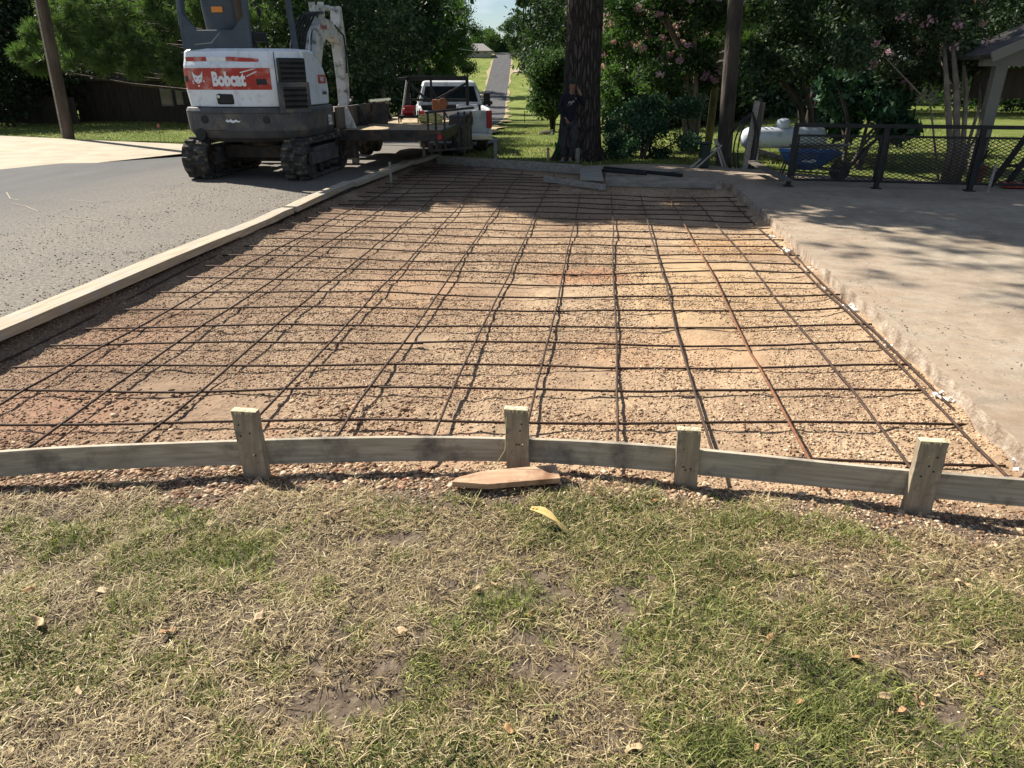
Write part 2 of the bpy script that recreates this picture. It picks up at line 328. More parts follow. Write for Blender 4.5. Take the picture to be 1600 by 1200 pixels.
M['decal_white'] = surf('white_decal', (.72, .74, .76), (.85, .86, .88), 9, .5, bs=.02)
M['orange'] = surf('orange_decal', (.75, .25, .03), (.8, .3, .05), 9, .5, bs=.02)
M['armwhite'] = surf('worn_white_steel', (.55, .55, .53), (.7, .7, .68), 3, .5, bs=.2, dirt=(.1, .07, .05), dscale=7)
M['chrome'] = surf('bright_steel', (.6, .6, .6), (.7, .7, .7), 5, .18, 1, bs=.02)
M['steel'] = surf('dark_steel', (.03, .028, .026), (.075, .065, .058), 8, .6, .5, bs=.3, dirt=(.12, .07, .045), dscale=6)
M['bsteel'] = surf('black_steel', (.008, .008, .01), (.02, .02, .022), 8, .5, .2, bs=.15)
M['deck'] = surf('deck_planks', (.3, .22, .13), (.5, .39, .25), 4, .9, bs=.6, stretch=(8, .5, 1), dirt=(.16, .12, .085), dscale=5)
M['truck'] = surf('truck_white', (.6, .62, .64), (.7, .71, .73), 2, .3, bs=.03, dirt=(.42, .41, .38), dscale=3)
M['glass'] = surf('tinted_glass', (.012, .016, .02), (.02, .024, .028), 3, .08, bs=0, spec=.8)
M['taillight'] = surf('tail_light', (.35, .008, .01), (.45, .015, .02), 9, .25, bs=.02)
M['tank'] = surf('tank_white', (.6, .65, .74), (.72, .76, .84), 2, .45, bs=.05, dirt=(.38, .38, .36), dscale=4)
M['blue'] = surf('blue_tub', (.025, .09, .25), (.045, .13, .32), 4, .55, bs=.1, dirt=(.2, .2, .2), dscale=5)
M['binr'] = surf('green_plastic', (.006, .02, .015), (.012, .032, .024), 4, .5)
M['navy'] = surf('navy_cloth', (.005, .006, .013), (.009, .011, .021), 12, .9, bs=.6, bd=.01)
M['pants'] = surf('dark_trousers', (.02, .02, .022), (.05, .048, .048), 9, .9, bs=.7, bd=.012)
M['skin'] = surf('skin', (.2, .1, .065), (.27, .145, .095), 9, .55, bs=.1)
M['hair'] = surf('hair', (.01, .008, .007), (.02, .016, .014), 30, .7)
M['capm'] = surf('cap_cloth', (.012, .016, .016), (.03, .04, .038), 20, .85)
M['shoe'] = surf('shoe', (.08, .075, .07), (.16, .15, .14), 12, .8)
M['cream'] = surf('shaded_cream_paint', (.17, .15, .125), (.22, .2, .17), 2, .7, bs=.1)  # cream darkened: tree shade over the carport is put into the colour
M['shingle'] = surf('roof_shingle', (.05, .045, .042), (.11, .1, .095), 6, .95, bs=.8)
M['brickp'] = surf('pale_house_wall', (.4, .33, .27), (.5, .43, .36), 3, .9)
M['darkwood'] = surf('dark_fence_wood', (.035, .025, .018), (.075, .055, .04), 3, .9, bs=.5, stretch=(6, 6, .5))
M['deadleaf'] = surf('dead_leaf', (.22, .11, .05), (.48, .28, .13), 12, .7, bs=.3)
M['paleleaf'] = surf('pale_leaf', (.36, .25, .13), (.54, .4, .24), 12, .7, bs=.3)
M['barkchip'] = surf('yellow_bark_chip', (.6, .42, .15), (.75, .56, .24), 14, .8)
M['string'] = surf('yellow_string', (.42, .44, .16), (.52, .54, .24), 30, .8)
M['chunk'] = surf('fresh_concrete_chip', (.6, .58, .54), (.78, .76, .72), 12, .9, bs=.8)
M['wire'] = surf('wire', (.25, .25, .25), (.35, .35, .35), 3, .4, .6)
M['pinkflag'] = surf('pink_flag', (.7, .15, .12), (.8, .2, .16), 5, .6)
M['pot'] = surf('clay_pot', (.2, .07, .04), (.3, .11, .06), 8, .85)
# ------------------------------------------------------------ the ground, road, slabs, bed
BED_X0, BED_X1 = -3.78, 1.88
def lg(ld):                       # (lateral, forward) of the view frame to world xy
    return ld[..., 0:1]*RT[:2]+ld[..., 1:2]*F0[:2]
ls = np.concatenate([np.linspace(-420, -40, 20), np.arange(-36, -12, 3), np.arange(-12, 10, .35), np.arange(10, 40, 3), np.linspace(42, 420, 20)])
ds = np.concatenate([np.linspace(-60, -6, 8), np.arange(-5, 22, .35), np.arange(22, 60, 2), np.arange(60, 320, 5), np.linspace(330, 1200, 12)])
LD = np.stack(np.meshgrid(ls, ds), -1).reshape(-1, 2); XY = lg(LD)
Z = terrain(XY[:, 0], XY[:, 1])-.03
ROADX = lambda y: np.interp(y, [0, 15.5, 20, 30], [-3.8, -3.8, -3.2, -3.9])
inb = (XY[:, 0] > -4.2) & (XY[:, 0] < 2.3) & (XY[:, 1] < 15.3-(XY[:, 0]+3.5).clip(0, 3)*.5) & (XY[:, 1] > -4)
inb |= (XY[:, 0] >= 2) & (XY[:, 0] < 8.5) & (XY[:, 1] < 3.2) & (XY[:, 1] > -1)
Z = np.where(inb, -.3, Z); und = (XY[:, 0] > 2.3) & (XY[:, 0] < 11) & (XY[:, 1] > 3.2) & (XY[:, 1] < 11.8); Z = np.where(und, -.25, Z)
Z = np.where((XY[:, 0] < -4.2) & (XY[:, 0] > -9) & (XY[:, 1] < 16), -.2, Z)
Z += np.where(XY[:, 1] > 16, (fbm(XY[:, 0]*.3, XY[:, 1]*.3, 3, 5)-.5)*.12, 0)
nl = len(ls); idx = np.arange(nl*len(ds)).reshape(len(ds), nl)
F = np.stack([idx[:-1, :-1], idx[:-1, 1:], idx[1:, 1:], idx[1:, :-1]], -1).reshape(-1, 4)
tag(np_mesh('ground', np.c_[XY, Z], F, M['lawn'], smoothf=True), kind='structure')
# road: near straight stretch, then the hill road
ROADP = [(-4, None), (16, None)]
lefts, rights = [], []
for y in np.arange(-6, 15.6, .5): lefts.append(Vector((-9.38-max(0, 15.4-max(y, 6))*.345, y, 0.0))); rights.append(Vector((-3.84, y, 0.0)))
for y, xr in ((16.5, -3.75), (18, -3.55), (20, -3.4), (23, -3.5), (27, -4.1)):
    lefts.append(Vector((xr-5.6, y, 0))); rights.append(Vector((xr, y, 0)))
knots_d = [33, 45, 60, 75, 100, 130, 169, 205, 250, 262, 300]; knots_px = [748, 768, 779, 785, 789, 789, 790, 795, 800, 800, 800]
dd = np.concatenate([np.arange(33, 100, 3), np.arange(100, 301, 5)])
for d in dd:
    px = np.interp(d, knots_d, knots_px); l = (px-800)/FOC*(.918*d+.7); c = F0[:2]*d; rr = c+RT[:2]*l; lf = c+RT[:2]*(l-5.6)
    rights.append(Vector((rr[0], rr[1], 0))); lefts.append(Vector((lf[0], lf[1], 0)))
rv = []
for a, b in zip(lefts, rights):
    for k in range(5):
        p = a.lerp(b, k/4); rv.append((p.x, p.y, max(tz(p.x, p.y), -99)+(.0 if p.y < 16 else .07)))
n = len(lefts); rf = [[i*5+k, i*5+k+1, (i+1)*5+k+1, (i+1)*5+k] for i in range(n-1) for k in range(4)]
tag(np_mesh('road', rv, rf, M['asphalt'], smoothf=True), kind='structure')
# skirt of the cut asphalt towards the bed
mb = MB(); mb.box((-3.845, 5, -.1), (.02, 21.2, .19)); tag(mb.build('road_cut_edge', surf('cut_earth', (.05, .035, .025), (.13, .09, .06), 7, .95, bs=1, bd=.02)), kind='structure')
# pale sandy verge along the hill road
vm = surf('sandy_verge', (.3, .22, .12), (.42, .33, .2), 3, .95, bs=.5, dirt=(.16, .19, .05), dscale=1)
for side, pts in ((1, rights), (-1, lefts)):
    vv = []; q = [p for p in pts if p.y > 28]
    for i, p in enumerate(q):
        wv = .5+.35*math.sin(i*1.9)+.25*math.sin(i*.7)
        for o_ in (0, wv*side): vv.append((p.x+o_*RT[0], p.y+o_*RT[1], tz(p.x, p.y)+.055))
    ff = [[2*i, 2*i+1, 2*i+3, 2*i+2] for i in range(len(q)-1)]
    tag(np_mesh('road_verge', vv, ff, vm), kind='structure')
# far driveways crossing the hillside lawns
dv = [(at(0, 0, 0),)]
def strip_at(name, pts, width, mat, dz=.08):
    vv = []
    for p in pts: vv += [(p[0], p[1]-width/2, tz(p[0], p[1]-width/2)+dz), (p[0], p[1]+width/2, tz(p[0], p[1]+width/2)+dz)]
    ff = [[2*i, 2*i+2, 2*i+3, 2*i+1] for i in range(len(pts)-1)]
    return tag(np_mesh(name, vv, ff, mat), kind='structure')
def lat(px, d):
    l = (px-800)/FOC*(.918*d+.5); c = F0[:2]*d+RT[:2]*l; return (float(c[0]), float(c[1]))
strip_at('driveway_path', [lat(p, 222+(p-800)*.03) for p in np.linspace(803, 900, 12)], 7, M['apron'], .15)
strip_at('driveway_path', [lat(p, d) for p, d in zip(np.linspace(765, 650, 8), np.linspace(186, 170, 8))], 7, M['apron'], .15)
# pale concrete apron left of the road
ap = [(-12.0, 6.1), (-10.1, 11.7), (-8.9, 15.3), (-9.2, 16.2), (-9.9, 16.9), (-12.6, 17.6), (-17, 18.9), (-30, 22), (-34, 16), (-30, 6)]
mb = MB(); mb.prism(ap, .012, Matrix.Translation((0, 0, -.016))); tag(mb.build('apron', M['apron']), kind='structure')
# driveway slab on the right, one cast slab with an irregular broken edge
rnd = random.Random(4)
edge = []
y = 2.72
while y < 11.1:
    edge.append((1.885+rnd.uniform(-.011, .011)+.012*math.sin(y*1.7), y)); y += rnd.uniform(.07, .2)
fr = at(1128, 284, 0); fl = at(945, 270, 0); bl = at(907, 259, 0)
poly = edge+[(fr.x+.12, fr.y-.25), (fr.x, fr.y), (fl.x, fl.y), (fl.x-.03, fl.y+.4), (bl.x, bl.y)]
poly += [tuple(at(*q, 0)[:2]) for q in ((1000, 256), (1100, 258), (1160, 262), (1300, 275), (1480, 284), (1600, 290), (1900, 305))]+[(12, 9), (12, 4.4), (6, 3.3)]
mb = MB(); n = len(poly)
top = [(p[0], p[1], .0) for p in poly]; bot = [(p[0], p[1], -.17) for p in poly]
mb.add(top+bot, [list(range(n))]); mb.k = 1; base = 0
for i in range(n): mb.f.append([(i+1) % n, i, n+i, n+(i+1) % n]); mb.m.append(1)
o = mb.build('driveway', [M['concrete'], M['edge_conc']]); tag(o, kind='structure')
# spalled lip of the edge
# bed: fine height field from the foreground lawn to the far form
BOARD = [Vector((-3.66, 1.72, .055))]+[at(px, py, .055) for px, py in ((-330, 752), (-160, 722), (0, 705), (190, 694), (375, 690), (560, 685), (720, 683), (800, 684), (930, 690), (1077, 703), (1250, 719), (1425, 736), (1600, 751), (1760, 765))]
bxs = np.array([p.x for p in BOARD]); bys = np.array([p.y for p in BOARD])
def board_y(x): return np.interp(x, bxs, bys)
def bed_z(x, y):
    by = board_y(x)
    inside = smooth(-.25, .15, y-by)
    lawn = -.085+(fbm(x*2.2, y*2.2, 4, 11)-.5)*.07+(fbm(x*9, y*9, 3, 21)-.5)*.03
    grav = -.125+(fbm(x*1.5, y*1.5, 4, 31)-.5)*.05+(fbm(x*9, y*9, 3, 41)-.5)*.026+(fbm(x*18, y*18, 2, 51)-.5)*.01
    z = lawn*(1-inside)+grav*inside
    z = z+.07*np.exp(-((x-BED_X0)/.12)**2)*(y > 3)+.06*np.exp(-((x-BED_X1)/.14)**2)*fbm(x*8, y*5, 2, 7)
    return z
gx = np.concatenate([np.arange(-5.2, 3, .028), np.arange(3, 9, .1)])
gy = np.concatenate([np.arange(-1.2, .9, .12), np.arange(.9, 5, .025), np.arange(5, 9, .04), np.arange(9, 15.4, .07)])
X, Y = np.meshgrid(gx, gy); Zb = bed_z(X, Y)
idx = np.arange(X.size).reshape(X.shape)
keep = ((X < BED_X1+.06) & (X > BED_X0-.04) | (Y < 2.75+(X-1.9).clip(0, 9)*.13)) & (Y < 15.25-(X+3.6).clip(0, 9)*.52+((X > 3)*9))
kf = keep[:-1, :-1] & keep[1:, 1:]
Fq = np.stack([idx[:-1, :-1], idx[:-1, 1:], idx[1:, 1:], idx[1:, :-1]], -1)[kf]
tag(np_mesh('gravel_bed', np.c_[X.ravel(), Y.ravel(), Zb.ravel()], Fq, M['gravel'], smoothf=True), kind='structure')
# pebbles
OCT = np.array([[1, 0, 0], [0, 1, 0], [-1, 0, 0], [0, -1, 0], [0, 0, 1], [0, 0, -1], [.62, .62, .45], [-.62, .6, .5], [-.6, -.62, .5], [.6, -.6, .45]], float)
OCTF = np.array([[0, 6, 4], [6, 1, 4], [1, 7, 4], [7, 2, 4], [2, 8, 4], [8, 3, 4], [3, 9, 4], [9, 0, 4], [1, 0, 5], [2, 1, 5], [3, 2, 5], [0, 3, 5], [0, 1, 6], [1, 2, 7], [2, 3, 8], [3, 0, 9]])
rg = np.random.default_rng(7)
def scatter_pebbles(n, x0, x1, y0, y1, smin, smax, dens, seed):
    x = rg.uniform(x0, x1, n); y = y0+(y1-y0)*rg.uniform(0, 1, n)
    dn = fbm(x*1.6, y*1.6, 4, seed); k = dn+rg.uniform(-.14, .14, n) > dens(x, y); x, y = x[k], y[k]; n = len(x)
    s = smin+(smax-smin)*rg.uniform(0, 1, n)**4.5
    z = bed_z(x, y)+s*.08
    sc = np.c_[s*rg.uniform(.8, 1.3, n), s*rg.uniform(.7, 1.1, n), s*rg.uniform(.35, .7, n)]
    th = rg.uniform(0, 6.28, n); c, si = np.cos(th), np.sin(th); V = OCT[None]*sc[:, None]*rg.uniform(.82, 1.18, (n, 10, 1))
    vx = V[..., 0]*c[:, None]-V[..., 1]*si[:, None]+x[:, None]; vy = V[..., 0]*si[:, None]+V[..., 1]*c[:, None]+y[:, None]
    tl = rg.uniform(-.4, .4, n)[:, None]; vz = V[..., 2]+V[..., 0]*tl+z[:, None]
    V = np.stack([vx, vy, vz], -1).reshape(-1, 3); Fp = (OCTF[None]+10*np.arange(n)[:, None, None]).reshape(-1, 3)
    return V, Fp, np.repeat(rg.uniform(0, 1, n), 16)
VV, FF, RR = [], [], []; off = 0
leftb = lambda x: .03*smooth(-1.5, 1.5, x)
for a in ((150000, BED_X0, BED_X1, 2.2, 4.6, .0025, .0095, lambda x, y: .39+leftb(x), 3), (120000, BED_X0, BED_X1, 4.6, 7.5, .003, .0105, lambda x, y: .39+leftb(x), 3),
          (45000, BED_X0, BED_X1, 7.5, 12.5, .004, .012, lambda x, y: .4+leftb(x), 3), (4200, -2.9, 2, 2.1, 3.4, .009, .02, lambda x, y: .52+.14*(x > -.8), 9),
          (9000, -3, .5, 2.1, 2.75, .006, .02, lambda x, y: .3+.5*(y < board_y(x)-.22)+.14*smooth(-1, .5, x), 13), (16000, -4.5, 3, .6, 2.6, .0015, .006, lambda x, y: .38, 17)):
    V, Fp, r_ = scatter_pebbles(*a); VV.append(V); FF.append(Fp+off); RR.append(r_); off += len(V)
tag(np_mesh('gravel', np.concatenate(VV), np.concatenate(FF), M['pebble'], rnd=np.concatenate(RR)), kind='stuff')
# crumbs of asphalt and soil along the road edge, on the slab and on the boards
def crumbs(name, n, x0, x1, y0, y1, bias, smin, smax, seed, mat):
    r = np.random.default_rng(seed); x = x0+(x1-x0)*r.uniform(0, 1, n)**bias; y = r.uniform(y0, y1, n); k = fbm(x*2, y*1.2, 3, seed)+.25*r.uniform(-1, 1, n) > .52; x, y = x[k], y[k]; n = len(x)
    s_ = smin+(smax-smin)*r.uniform(0, 1, n)**4; sc = np.c_[s_*r.uniform(.7, 1.3, n), s_*r.uniform(.7, 1.3, n), s_*r.uniform(.3, .7, n)]; V = OCT[None]*sc[:, None]*r.uniform(.7, 1.3, (n, 10, 1))
    V = V+np.c_[x, y, np.full(n, .003)][:, None]; return tag(np_mesh(name, V.reshape(-1, 3), (OCTF[None]+10*np.arange(n)[:, None, None]).reshape(-1, 3), mat, rnd=np.repeat(r.uniform(0, .8, n), 16)), kind='stuff')
cm = leafmat('crumb', [(0, (.05, .042, .035)), (.5, (.16, .135, .11)), (.85, (.3, .26, .21)), (1, (.4, .35, .3))], 0, .9)
V1, F1, r1 = scatter_pebbles(90000, -2.9, 2.3, .8, 2.7, .0012, .0065, lambda x, y: .3, 19)
sm2 = leafmat('soil_clod', [(0, (.06, .042, .03)), (.6, (.15, .11, .078)), (.93, (.28, .22, .16)), (1, (.5, .43, .33))], 0, .95)
tag(np_mesh('soil_crumbs', V1, F1, sm2, rnd=r1), kind='stuff')
crumbs('road_crumbs', 30000, -3.9, -6.6, 1, 11, 2.4, .0015, .0095, 301, cm); crumbs('slab_crumbs', 2500, 1.95, 3.6, 2.8, 9, 2.6, .0015, .006, 302, cm)
# ------------------------------------------------------------ grass
def blades(n, px, py, pz, length, width, lean, seed, bend=.5):
    r = np.random.default_rng(seed)
    th = r.uniform(0, 2*np.pi, n); L = length; dx, dy = np.cos(th), np.sin(th); sx, sy = -dy, dx
    l1 = lean; c1, s1 = np.cos(l1), np.sin(l1); l2 = np.minimum(l1+r.uniform(.1, bend*1.6, n), 1.75); c2, s2 = np.cos(l2), np.sin(l2)
    p0 = np.c_[px, py, pz]; d1 = np.c_[dx*s1, dy*s1, c1]*(L*.5)[:, None]; d2 = np.c_[dx*s2, dy*s2, c2]*(L*.5)[:, None]
    side = np.c_[sx, sy, np.zeros(n)]*(width*.5)[:, None]
    V = np.stack([p0-side, p0+side, p0+d1-side*.85, p0+d1+side*.85, p0+d1+d2], 1).reshape(-1, 3)
    b = (5*np.arange(n))[:, None]
    Fb = np.concatenate([b+[0, 1, 3], b+[0, 3, 2], b+[2, 3, 4]], 1).reshape(-1, 3)
    return V, Fb
rg = np.random.default_rng(21)
def lawn_points(n, x0, x1, y0, y1):
    x = rg.uniform(x0, x1, n); y = rg.uniform(y0, y1, n); m = n//5; return np.r_[x, rg.uniform(2.9, 6, m)], np.r_[y, rg.uniform(.9, 2.8, m)]
x, y = lawn_points(400000, -3.4, 2.9, .45, 2.75)
gn = fbm(x*2.1+3, y*2.1, 4, 61); fine = fbm(x*9, y*9, 3, 71); clump = fbm(x*22, y*22, 2, 81)
dirt = .36*np.exp(-(((x+.66)/.22)**2+((y-1.33)/.08)**2))+.8*np.exp(-(((x+.95)/.3)**2+((y-1.95)/.07)**2))*.35
edge_ = smooth(.38, .02, board_y(x)-y)       # bare soil against the form
green = gn*.5+fine*.3+clump*.2+.07*smooth(-1.0, .8, x)-.02
k = (green > .492+.22*edge_+.3*dirt) & (rg.uniform(0, 1, len(x)) < .8) & (y < board_y(x)-.03)
gxp, gyp, gg = x[k], y[k], green[k]; n = len(gxp)
ln = .014+.04*rg.uniform(0, 1, n)**1.6+.07*np.clip(gg-.5, 0, .2)*rg.uniform(0, 2, n)
V, Fb = blades(n, gxp, gyp, bed_z(gxp, gyp)-.003, ln, .0019+.0022*rg.uniform(0, 1, n), rg.uniform(.25, 1.35, n), 5)
rr = np.clip(.5+(rg.normal(0, .24, n))-(gg-.56)*2.6, 0, 1)
tag(np_mesh('grass', V, Fb, M['grass'], rnd=np.repeat(rr, 3)), kind='stuff')
x, y = lawn_points(230000, -3.4, 2.9, .45, 2.75)
dn = fbm(x*3.1, y*3.1, 4, 91)*.7+fbm(x*16, y*16, 2, 95)*.3
dirt = .36*np.exp(-(((x+.66)/.22)**2+((y-1.33)/.08)**2))+.8*np.exp(-(((x+.95)/.3)**2+((y-1.95)/.07)**2))*.35
edge_ = smooth(.3, .0, board_y(x)-y)
k = (dn > .37+.22*edge_+.3*dirt) & (y < board_y(x)-.02); x, y = x[k], y[k]; n = len(x)
V, Fb = blades(n, x, y, bed_z(x, y)+rg.uniform(0, .014, n), .012+.055*rg.uniform(0, 1, n)**2, .0014+.002*rg.uniform(0, 1, n), rg.uniform(.9, 1.6, n), 8, .2)
hp = np.exp(-(((x+.38)/.3)**2+((y-1.5)/.07)**2))
rr = np.clip(rg.beta(2, 2, n)-.35*hp, 0, 1)
tag(np_mesh('dry_grass', V, Fb, M['straw'], rnd=np.repeat(rr, 3)), kind='stuff')
# taller weeds by the form and in the bed, and mid-distance turf behind the site
x = rg.normal(0, 1, 5200)*.09; y = rg.normal(0, 1, 5200)*.05
cs = [(0.56, 2.42, 1), (0.9, 2.36, .8), (-.2, 2.3, .5), (.3, 2.2, .6), (-1.35, 2.0, .7), (-.75, 2.3, .4), (-1.9, 1.95, .6), (.75, 1.9, .8), (1.2, 2.0, .6), (0.2, 1.75, .7), (-.25, 1.85, .5), (.65, 1.5, .8), (.35, 1.35, .8)]
ci = rg.integers(0, len(cs), 5200); cx = np.array(cs)[ci]; x = x+cx[:, 0]; y = y+cx[:, 1]; n = len(x)
V, Fb = blades(n, x, y, bed_z(x, y)-.005, .03+.055*rg.uniform(0, 1, n)*cx[:, 2], .002+.0015*rg.uniform(0, 1, n), rg.uniform(.1, 1.1, n), 15)
tag(np_mesh('grass_tuft', V, Fb, M['grass'], rnd=np.repeat(rg.uniform(.1, .75, n), 3)), kind='stuff')
n = 90000; ld = np.c_[rg.uniform(-18, 16, n), 13.5+34*rg.uniform(0, 1, n)**1.6]; xy = lg(ld); x, y = xy[:, 0], xy[:, 1]
xr = np.interp(y, [0, 16, 20, 30, 60], [-3.75, -3.75, -3.3, -4.6, -11])
ok = ~((x < xr+.15) & (x > xr-5.9)) & ~((x < -9.3) & (x > -31) & (y < 16.9+(-x-9.5)*.27)) & (y > np.interp(x, [-3.6, -.5, 1.7, 3.7, 6.2, 12], [15.35, 14.0, 14.3, 12.9, 12.2, 11.7]))
x, y = x[ok], y[ok]; n = len(x); dd_ = ld[ok, 1]
V, Fb = blades(n, x, y, terrain(x, y)-.04, .05+.05*rg.uniform(0, 1, n), .006+dd_*.0005, rg.uniform(.1, 1.2, n), 25)
tag(np_mesh('turf', V, Fb, M['grass'], rnd=np.repeat(np.clip(rg.normal(.5, .22, n), 0, 1), 3)), kind='stuff')
# ------------------------------------------------------------ forms, stakes
def nail(parent, pts, mat='black', r=.004):
    for a, b in pts:
        m_ = MB(); m_.cyl(a, b, r, n=6); m_.build('nail', M[mat], parent)
root = empty('form_board', (0, 0, 0), 0, 'long grey form board bent in a shallow curve across the front of the gravel bed', 'form board')
def dense(pts, step=.05):
    r_ = []; xs_ = np.arange(pts[0].x, pts[-1].x, step)
    ys_ = np.interp(xs_, [p.x for p in pts], [p.y for p in pts])
    kk = np.ones(15)/15; yp = np.pad(ys_, 7, mode='edge'); ys_ = np.convolve(yp, kk, 'valid')
    return list(zip(xs_, ys_))
dp = dense(BOARD); rings = []; TH = .022
for i, (x_, y_) in enumerate(dp):
    zt = .055+.003*math.sin(x_*4); rings.append([(x_, y_, -.062), (x_, y_, zt), (x_+.004, y_+TH, zt), (x_+.004, y_+TH, -.062)])
mb = MB(); mb.loft(rings); mb.build('board', M['form'], root, bevel=.002)
def stake(px0, py0, px1, py1, h, wd, th, label, mat='stake', tip=None, behind=False, z0=-.12, name='wooden_stake', tz_=None):
    a = at(px0, py0, -.08); zt = h
    ray1 = at(px1, py1, zt); a2 = Vector((a.x, a.y, z0)); top = ray1
    lean = (top-Vector((a.x, a.y, -.08)))
    # keep the stake in the plane of the board face, leaning only sideways and a little back
    a.y = float(board_y(a.x))-th-.004
    top = Vector((top.x, a.y+.02, zt)); a2 = Vector((a.x-lean.x*.15, a.y, z0))
    rt = empty(name, (a.x, a.y, -.08), 0, label, 'stake', 'wooden stakes holding the curved form board')
    m_ = MB(); off = Vector((a.x, a.y, -.08)); sx = Vector((1, 0, 0)); n_ = 9; rs = []
    rr_ = random.Random(int(px0))
    for i in range(n_):
        t = i/(n_-1); p = a2.lerp(top, t)-off
        jit = rr_.uniform(-.0015, .0015)
        rs.append([p+Vector((-wd/2+jit, 0, 0)), p+Vector((wd/2+jit, 0, 0)), p+Vector((wd/2+jit, th, 0)), p+Vector((-wd/2+jit, th, 0))])
    m_.loft(rs); m_.build('post', M[mat], rt, bevel=.002)
    # splintered pale head
    m_ = MB(); nx, ny = 12, 6
    vs = []; tp = top-off
    for j in range(ny):
        for i in range(nx):
            e = (i in (0, nx-1)) or (j in (0, ny-1))
            vs.append(tp+Vector((-wd/2+wd*i/(nx-1), th*j/(ny-1), .0005 if e else rr_.uniform(.001, .006))))
    m_.add(vs, [[j*nx+i, j*nx+i+1, (j+1)*nx+i+1, (j+1)*nx+i] for j in range(ny-1) for i in range(nx-1)])
    for k in range(9):
        xx = rr_.uniform(-wd/2, wd/2); dpt = rr_.uniform(.006, .022)
        m_.add([tp+Vector((xx-.006, -.0025, .002)), tp+Vector((xx+.006, -.0025, .002)), tp+Vector((xx, -.0022, -dpt))], [[0, 2, 1]])
    m_.build('split_head', M['fresh'], rt)
    for k in range(5):
        t = rr_.uniform(.3, .9); p = a2.lerp(top, t)-off+Vector((rr_.uniform(-.3, .3)*wd, 0, 0))
        nail(rt, [(p+Vector((0, -.003, 0)), p+Vector((0, .005, 0)))], 'chrome' if k == 0 else 'black', .0038)
    return rt
stake(378, 761, 370, 652, .205, .11, .038, 'upright stake on the left part of the curved front form board, squared flat head')
stake(812, 722, 806, 640, .2, .1, .038, 'stake with badly splintered yellow head beside the loose pointed board')
stake(1074, 764, 1079, 681, .155, .095, .036, 'stake with yellow-green grass at its foot, second from the right on the curved form board')
stake(1424, 774, 1451, 679, .2, .105, .036, 'stake leaning to the right with a water-stained foot on the curved form board')
# loose pointed board, bark chip
a = at(706, 758, -.05); b = at(872, 745, -.05)
rt = empty('pointed_board', ((a+b)/2)[:], math.atan2((b-a).y, (b-a).x), 'loose reddish board cut to a point lying on the grass before the splintered stake', 'board')
L = (b-a).length; mb = MB(); mb.prism([(-L/2, -.012), (-L*.18, -.045), (L/2, -.042), (L/2, .05), (-L*.2, .045), (-L*.46, .012)], .028); o = mb.build('board', M['redwood'], rt, bevel=.002); o.rotation_euler = (R(9), 0, 0)
c = at(860, 816, -.055); mb = MB(); rr_ = random.Random(3); nx, ny = 12, 4
for j in range(ny):
    for i in range(nx):
        t = i/(nx-1); hw = .02*math.sin(min(1, t*1.4+.12)*math.pi*.9)*(1-.25*rr_.random()); mb.v.append(Vector((-.085+.17*t, (j/(ny-1)-.5)*2*hw+.02*math.sin(t*5)*.4, .03-.05*t+.02*math.sin(t*3.1)+.006*math.cos(j*2))))
mb.f = [[j*nx+i, j*nx+i+1, (j+1)*nx+i+1, (j+1)*nx+i] for j in range(ny-1) for i in range(nx-1)]; mb.m = [0]*len(mb.f)
o = mb.build('bark_chip', M['barkchip'], None, sm=True); o.location = c; o.rotation_euler = (R(8), R(6), R(-20)); sm_ = o.modifiers.new('t', 'SOLIDIFY'); sm_.thickness = .004
tag(o, 'curled yellow bark chip in the grass below the pointed board', 'bark chip')
# dry leaves
LEAVES = [(1337, 1020, .05, 'two-lobed pale brown leaf standing up alone in the right grass', 0), (1385, 1083, .045, 'folded cream leaf with its hollow in shade, left of the leaf pair', 1), (1412, 1101, .032, 'small orange leaf between the folded cream leaf and the rust leaf', 0), (1438, 1086, .036, 'rust brown curled leaf in the right grass cluster', 0), (1465, 1080, .03, 'narrow cream leaf, rightmost of the leaf cluster', 1),
 (1533, 1048, .03, 'upright tan leaf near the right border of the grass', 0), (1172, 1074, .026, 'tiny orange leaf in green grass left of a brown leaf', 0), (1248, 1094, .04, 'brown curled leaf on a bare patch in the right half', 0), (1508, 905, .055, 'long straw-coloured leaf strip in the upper right grass', 1), (1420, 1168, .03, 'orange leaf at the bottom edge on the right', 0), (1182, 1168, .026, 'reddish leaf low in the grass right of the middle', 0), (1205, 990, .05, 'flat dull pink-brown leaf pressed in a bare spot', 0),
 (262, 983, .05, 'orange-tan leaf left of the bare soil hump', 0), (45, 918, .05, 'brown curled leaf near the left border', 0), (60, 968, .07, 'large pale torn leaf near the left border', 1), (155, 912, .065, 'broad whitish leaf on the upper left grass', 1), (405, 966, .05, 'pale leaf lying among straw in the left half', 1), (120, 1070, .04, 'creamy leaf in the lower left grass', 1), (625, 992, .055, 'pale broken leaf by a dry stalk in the middle grass', 1), (745, 920, .04, 'tan leaf just left of the middle, under the bark chip', 1),
 (773, 908, .03, 'thin upright tan leaf near the middle', 1), (828, 958, .03, 'small dark brown leaf near the middle', 0), (795, 1135, .036, 'orange-brown leaf low in the middle grass', 0), (990, 1165, .05, 'long pale leaf near the bottom of the middle grass', 1), (510, 812, .055, 'grey-white leaf on gravelly soil below the form board', 1), (1148, 906, .02, 'small white leaf scrap in the middle right grass', 1), (15, 1168, .04, 'pale leaf in the bottom left corner', 1), (1270, 778, .03, 'straw-coloured leaf on the soil below the leaning stake', 1)]
lr = random.Random(12)
